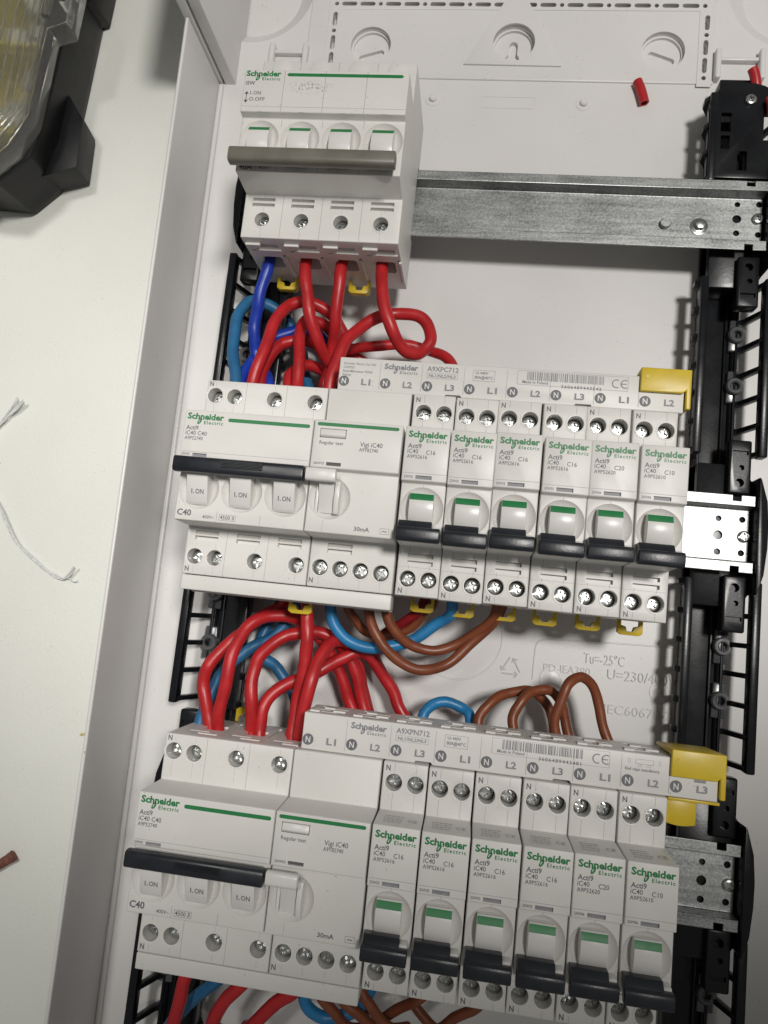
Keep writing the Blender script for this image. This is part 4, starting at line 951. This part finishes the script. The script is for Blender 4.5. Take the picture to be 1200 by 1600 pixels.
    ('brown_wire', 'brown', 2.2, "brown wire slanting down left from under the bottom row's second C16 breaker", 'brown wires',
     [(124, -184, 14), (118.2, -207.6, 8.0), (106.7, -217.9, 4.0), (94.8, -226.4, 2.0), (90, -214, 0)]),
    ('brown_wire', 'brown', 2.2, "rightmost brown wire, slanting below the bottom row's third C16 breaker", 'brown wires',
     [(144, -184, 14), (141.1, -208.5, 8.0), (131.1, -217.1, 4.0), (123.6, -223.9, 2.0), (112, -216, -2)]),
]
for (name, m, r, label, group, pts) in WIRES:
    sp = spline(pts, 9)
    o0 = Vector(pts[0])
    rnd = random.Random(label); ph = rnd.uniform(0, 6)
    N = len(sp); sp = [q - o0 + Vector((math.sin(i * 0.41 + ph), math.sin(i * 0.33 + 2 * ph), math.sin(i * 0.37 + 3 * ph))) * (0.22 * min(1, i / 6, (N - 1 - i) / 6)) for i, q in enumerate(sp)]
    o = obj(name, MB().tube(sp, lambda t, r=r, ph=ph: r * (1 + 0.018 * math.sin(t * 37 + ph) + 0.012 * math.sin(t * 83 + 2 * ph)), 14), m, ang=60)
    o.location = (o0 + Vector((0, 0, ZO))) * MM
    tag(o, label, 'wire', group)

# ================================================================== loose things
# cut pieces of red insulation
def offcut(loc, length, rz, ry, label):
    p = [(-length / 2, 0, 0), (-length / 6, 0.25, 0.1), (length / 6, 0.1, 0.15), (length / 2, -0.2, 0)]
    mb = MB().tube(spline(p, 4), 2.5, 16, caps=False); mb2 = MB().tube([q for q in spline(p, 4)][::-1], 1.75, 16, caps=False)
    n = 16; N = 13
    t = MB(); t.add(mb.v, mb.f); t.add(mb2.v, mb2.f)
    k = len(mb.v)
    V = mb.v + mb2.v
    f = []
    for i in range(n):   # annular ends by nearest match
        a, b = i, (i + 1) % n
        near = lambda q, off: min(range(k + off, k + off + n), key=lambda j: (Vector(V[j]) - Vector(V[q])).length)
        f.append((a, b, near(b, (N - 1) * n), near(a, (N - 1) * n)))
        a, b = (N - 1) * n + i, (N - 1) * n + (i + 1) % n
        f.append((b, a, near(a, 0), near(b, 0)))
    t2 = MB(); t2.v = V; t2.f = mb.f + [tuple(i + k for i in q) for q in mb2.f] + f
    o = obj('insulation_offcut', t2, 'red', ang=50); o.location = (loc[0] * MM, loc[1] * MM, (loc[2] + ZO) * MM); o.rotation_euler = (0, ry, rz)
    return tag(o, label, 'wire offcut', 'red insulation offcuts')
offcut((187.3, 231.8, F + 2.5), 13.2, R(-70), 0, 'short red insulation offcut lying on the bare white back panel')
offcut((239.3, 230.6, -9.0), 9.0, R(-70), R(12), 'short red insulation offcut caught on top of the right black frame')
offcut((244.4, 208.0, 0.8), 9.0, R(-80), R(0), 'red insulation offcut at the right picture edge beside the frame\'s screw')

# thread on the table
def tcoord(x, y, z=0.8):   # table positions
    k = (346.2 + 32 - z) / (346.2 + 28); return (120.99 + (x - 120.99) * k, -49.16 + (y + 49.16) * k, z)
def strand_obj(parent, pts, r, tw, off, ph):
    sp = spline(pts, 14); out = []
    for i, q in enumerate(sp):
        a = ph + i * tw; t = (sp[min(i + 1, len(sp) - 1)] - sp[max(i - 1, 0)]).normalized()
        s = Vector((-t.y, t.x, 0)); out.append(q + s * (off * math.cos(a)) + Vector((0, 0, abs(off) * (1 + math.sin(a)))))
    return obj('strand', MB().tube(out, r, 7), 'cord', parent)
o0 = tcoord(-97, -50, 0)
th = bpy.data.objects.new('thread', None); col.objects.link(th); th.location = Vector(o0) * MM; th.empty_display_size = 0.01
tag(th, 'pale grey twisted thread with frayed ends lying on the table', 'thread')
rel = lambda P: [tuple(Vector(q) - Vector(o0)) for q in P]
main = [tcoord(-134.5, 44, 4.5), tcoord(-139.4, 33.0, 2.4), tcoord(-143, 26.5, 0.8), tcoord(-146, 12, 0.6), tcoord(-143.5, -4, 1.5), tcoord(-134.4, -17, 2.5), tcoord(-122, -34, 1.6), tcoord(-109.5, -43.4, 0.7), tcoord(-98, -50, 0.6), tcoord(-92, -51.8, 0.8)]
for k in range(2): strand_obj(th, rel(main + [tcoord(-88.5, -49.5, 2.2), tcoord(-86.6, -45.5 + k, 4.0)]), 0.5, 0.16, 0.5, math.pi * k)
strand_obj(th, rel(main[4:] + [tcoord(-88.0, -51.5, 0.8), tcoord(-84.0, -52.5 , 1.2)]), 0.28, 0.3, 0.7, 1.0)
for k in range(5):
    e = tcoord(-132.3 + 0.35 * k, 42.2 + 0.5 * ((k * 37) % 5) - 0.35 * k, 4.0 + 0.5 * (k % 3)); strand_obj(th, rel([tcoord(-139.4, 33.0, 2.4), tcoord(-135.6 + 0.3 * k, 38 - 0.2 * k, 3.4), e]), 0.3, 0, 0, 0)
for k in range(3):
    e = tcoord(-86.6 + 0.3 * k, -45 - 0.3 * k, 4.0 + 0.3 * k); strand_obj(th, rel([tcoord(-89.5, -50, 1.6), tcoord(-87.6, -47.5, 2.8), e]), 0.13, 0, 0, 0)

# brown crumb on the left edge of the table, yellow crumb by the wall
def crumb(name, loc, pts, r, m, label):
    mb = MB().tube(spline(pts, 5), r, 12).mesh()
    rnd = random.Random(3)
    for v in mb.vertices: v.co += Vector((rnd.uniform(-.35, .35), rnd.uniform(-.35, .35), rnd.uniform(-.35, .35))) * (0.6 if m == 'scrap' else 0.3)
    o = obj(name, mb, m, ang=60); o.location = Vector(loc) * MM; return tag(o, label, 'debris')
c0 = tcoord(-99, -196, 2.0)
crumb('brown_scrap', c0, [(-9, -5, 0), (-4, -3, 0.4), (0, 0, 0.2), (3.5, 2.6, 0.4), (4.6, 3.6, 0.2)], lambda t: 2.1 + 0.8 * t, 'scrap', 'rough reddish brown scrap lying at the left edge of the table')
c1 = tcoord(-68.2, -129.5, 0.7)
crumb('yellow_crumb', c1, [(-0.9, -0.5, 0), (0, 0.3, 0.1), (1.0, 0.1, 0)], 0.5, 'trayyellow', 'tiny yellow crumb on the table beside the enclosure wall')

# ================================================================== organiser case, upper left
oc = bpy.data.objects.new('organiser_case', None); col.objects.link(oc); oc.location = (-0.181, 0.258, 0); oc.rotation_euler = (0, 0, R(-2.5)); oc.empty_display_size = 0.01
tag(oc, 'black organiser case with scuffed clear lid and yellow trays at the upper left', 'organiser case')
# local mm, x to the right edge, z up from the table; body top 38, lid 38..54
def tpoly(dx): return [(-90, -102 - dx), (40 + dx * 0.3, -102 - dx), (53 + dx, -88 - dx * 0.4), (57 + dx, -70), (57 + dx, 90), (-90, 90)]
def loft(polys, bev=0.0):
    mb = MB(); n = len(polys[0][0])
    for (p, z) in polys: mb.v += [(q[0], q[1], z) for q in p]
    for k in range(len(polys) - 1):
        for i in range(n): mb.f.append((k * n + i, k * n + (i + 1) % n, (k + 1) * n + (i + 1) % n, (k + 1) * n + i))
    mb.f.append(tuple(range(n))[::-1]); mb.f.append(tuple((len(polys) - 1) * n + i for i in range(n)))
    return mb.mesh(bevel=bev, seg=2)
bdy = loft([(tpoly(0), 0), (tpoly(1.5), 6), (tpoly(3.5), 36), (tpoly(3.5), 38.0)], 0.6)
hol = MB().prism([(-88, -92), (28, -92), (40, -80), (46, -66), (46, 88), (-88, 88)], 6, 60)
bdy = cut(bdy, [hol])
obj('case_body', bdy, 'toolblack', oc)
blk = loft([([(52, -88), (70, -82), (68, -55), (52, -38)], 2), ([(52, -92), (73, -84), (71, -55), (52, -32)], 22)], 0.8)
lt = obj('latch_block', blk, 'toolblack', oc)
blk = loft([([(52, 14), (62, 18), (62, 80), (52, 84)], 2), ([(52, 8), (64, 14), (64, 84), (52, 86)], 26)], 0.8); obj('latch_block', blk, 'toolblack', oc)
obj('hinge_pin', MB().cyl(60.5, 23.0, -86, -78, 1.6, 12, axis='y'), 'clearpart', lt); obj('hinge_pin', MB().cyl(60.5, 23.0, -44, -36, 1.6, 12, axis='y'), 'clearpart', lt)
def lpoly(d): return [(-90, -104 + d), (36 - d * 0.4, -104 + d), (50 - d * 0.8, -90 + d * 0.5), (56.5 - d, -74 + d * 0.2), (56.5 - d, -26), (66 - d, -22), (66 - d, 12), (58 - d, 22), (56.5 - d, 90), (-90, 90)]
outer = loft([(lpoly(-4), 38.2), (lpoly(-6.5), 47), (lpoly(-4.5), 51.5)], 0.7)
inn = loft([(lpoly(-2.0), 36), (lpoly(-4.6), 46.4), (lpoly(-3.4), 50.0)])
lid = obj('clear_lid', cut(outer, [inn]), 'clear', oc)
for d in (-1, 2.5, 6, 10, 15, 21):
    pts = [(-85, -104 + d + 2, 51.4), (32 - d * 0.4, -104 + d + 2, 51.4), (45 - d * 0.8, -90 + d * 0.6, 51.4), (56.5 - d, -72, 51.4), (56.5 - d, 86, 51.4)]
    obj('lid_ridge', MB().tube(pts, 0.55, 8), 'clear', lid)
lc = MB().box(57, 61.5, -20, 10, 50.5, 54).mesh(bevel=0.8); obj('lid_latch', lc, 'clear', lid); lc = MB().box(63, 67.5, -10, 0, 36, 50).mesh(bevel=0.6); obj('lid_latch', lc, 'clear', lid)
# trays inside
for (x0, x1, y0, y1) in ((-40, 6, -88, -46), (-40, 6, -42, 0), (-40, 6, 4, 44), (10, 44, -72, -24), (10, 44, -20, 30), (10, 44, 34, 86)):
    tr = MB().box(x0, x1, y0, y1, 7, 34).mesh(bevel=1.5)
    tr = cut(tr, [MB().box(x0 + 1.4, x1 - 1.4, y0 + 1.4, y1 - 1.4, 9, 60)])
    tro = obj('tray', tr, 'trayyellow', oc)
    for k in range(7):
        px, py = random.uniform(x0 + 8, x1 - 8), random.uniform(y0 + 8, y1 - 8); s = random.uniform(3, 6)
        pm_ = MB().box(-s, s, -s * 0.6, s * 0.6, -s * 0.5, s * 0.5).mesh(bevel=0.8); pm_.transform(Matrix.Rotation(random.uniform(0, 3), 4, 'Z') @ Matrix.Rotation(random.uniform(-.5, .5), 4, 'X'))
        q = obj('connector', pm_, 'clearpart', tro); q.location = (px * MM, py * MM, (14 + 2.2 * k) * MM)
# prototype single parts are not needed on their own
for q in (SCREW, SCREWB, COLLAR, CLIP): bpy.data.objects.remove(q, do_unlink=True)
for o in list(bpy.data.objects):
    if o.name.split('.')[0] in ('mould_seam', 'print', 'moulded_rib', 'terminal_rib', 'grip_ribs', 'wordmark', 'moulded_lettering', 'toggle_print'): o['kind'] = 'stuff'
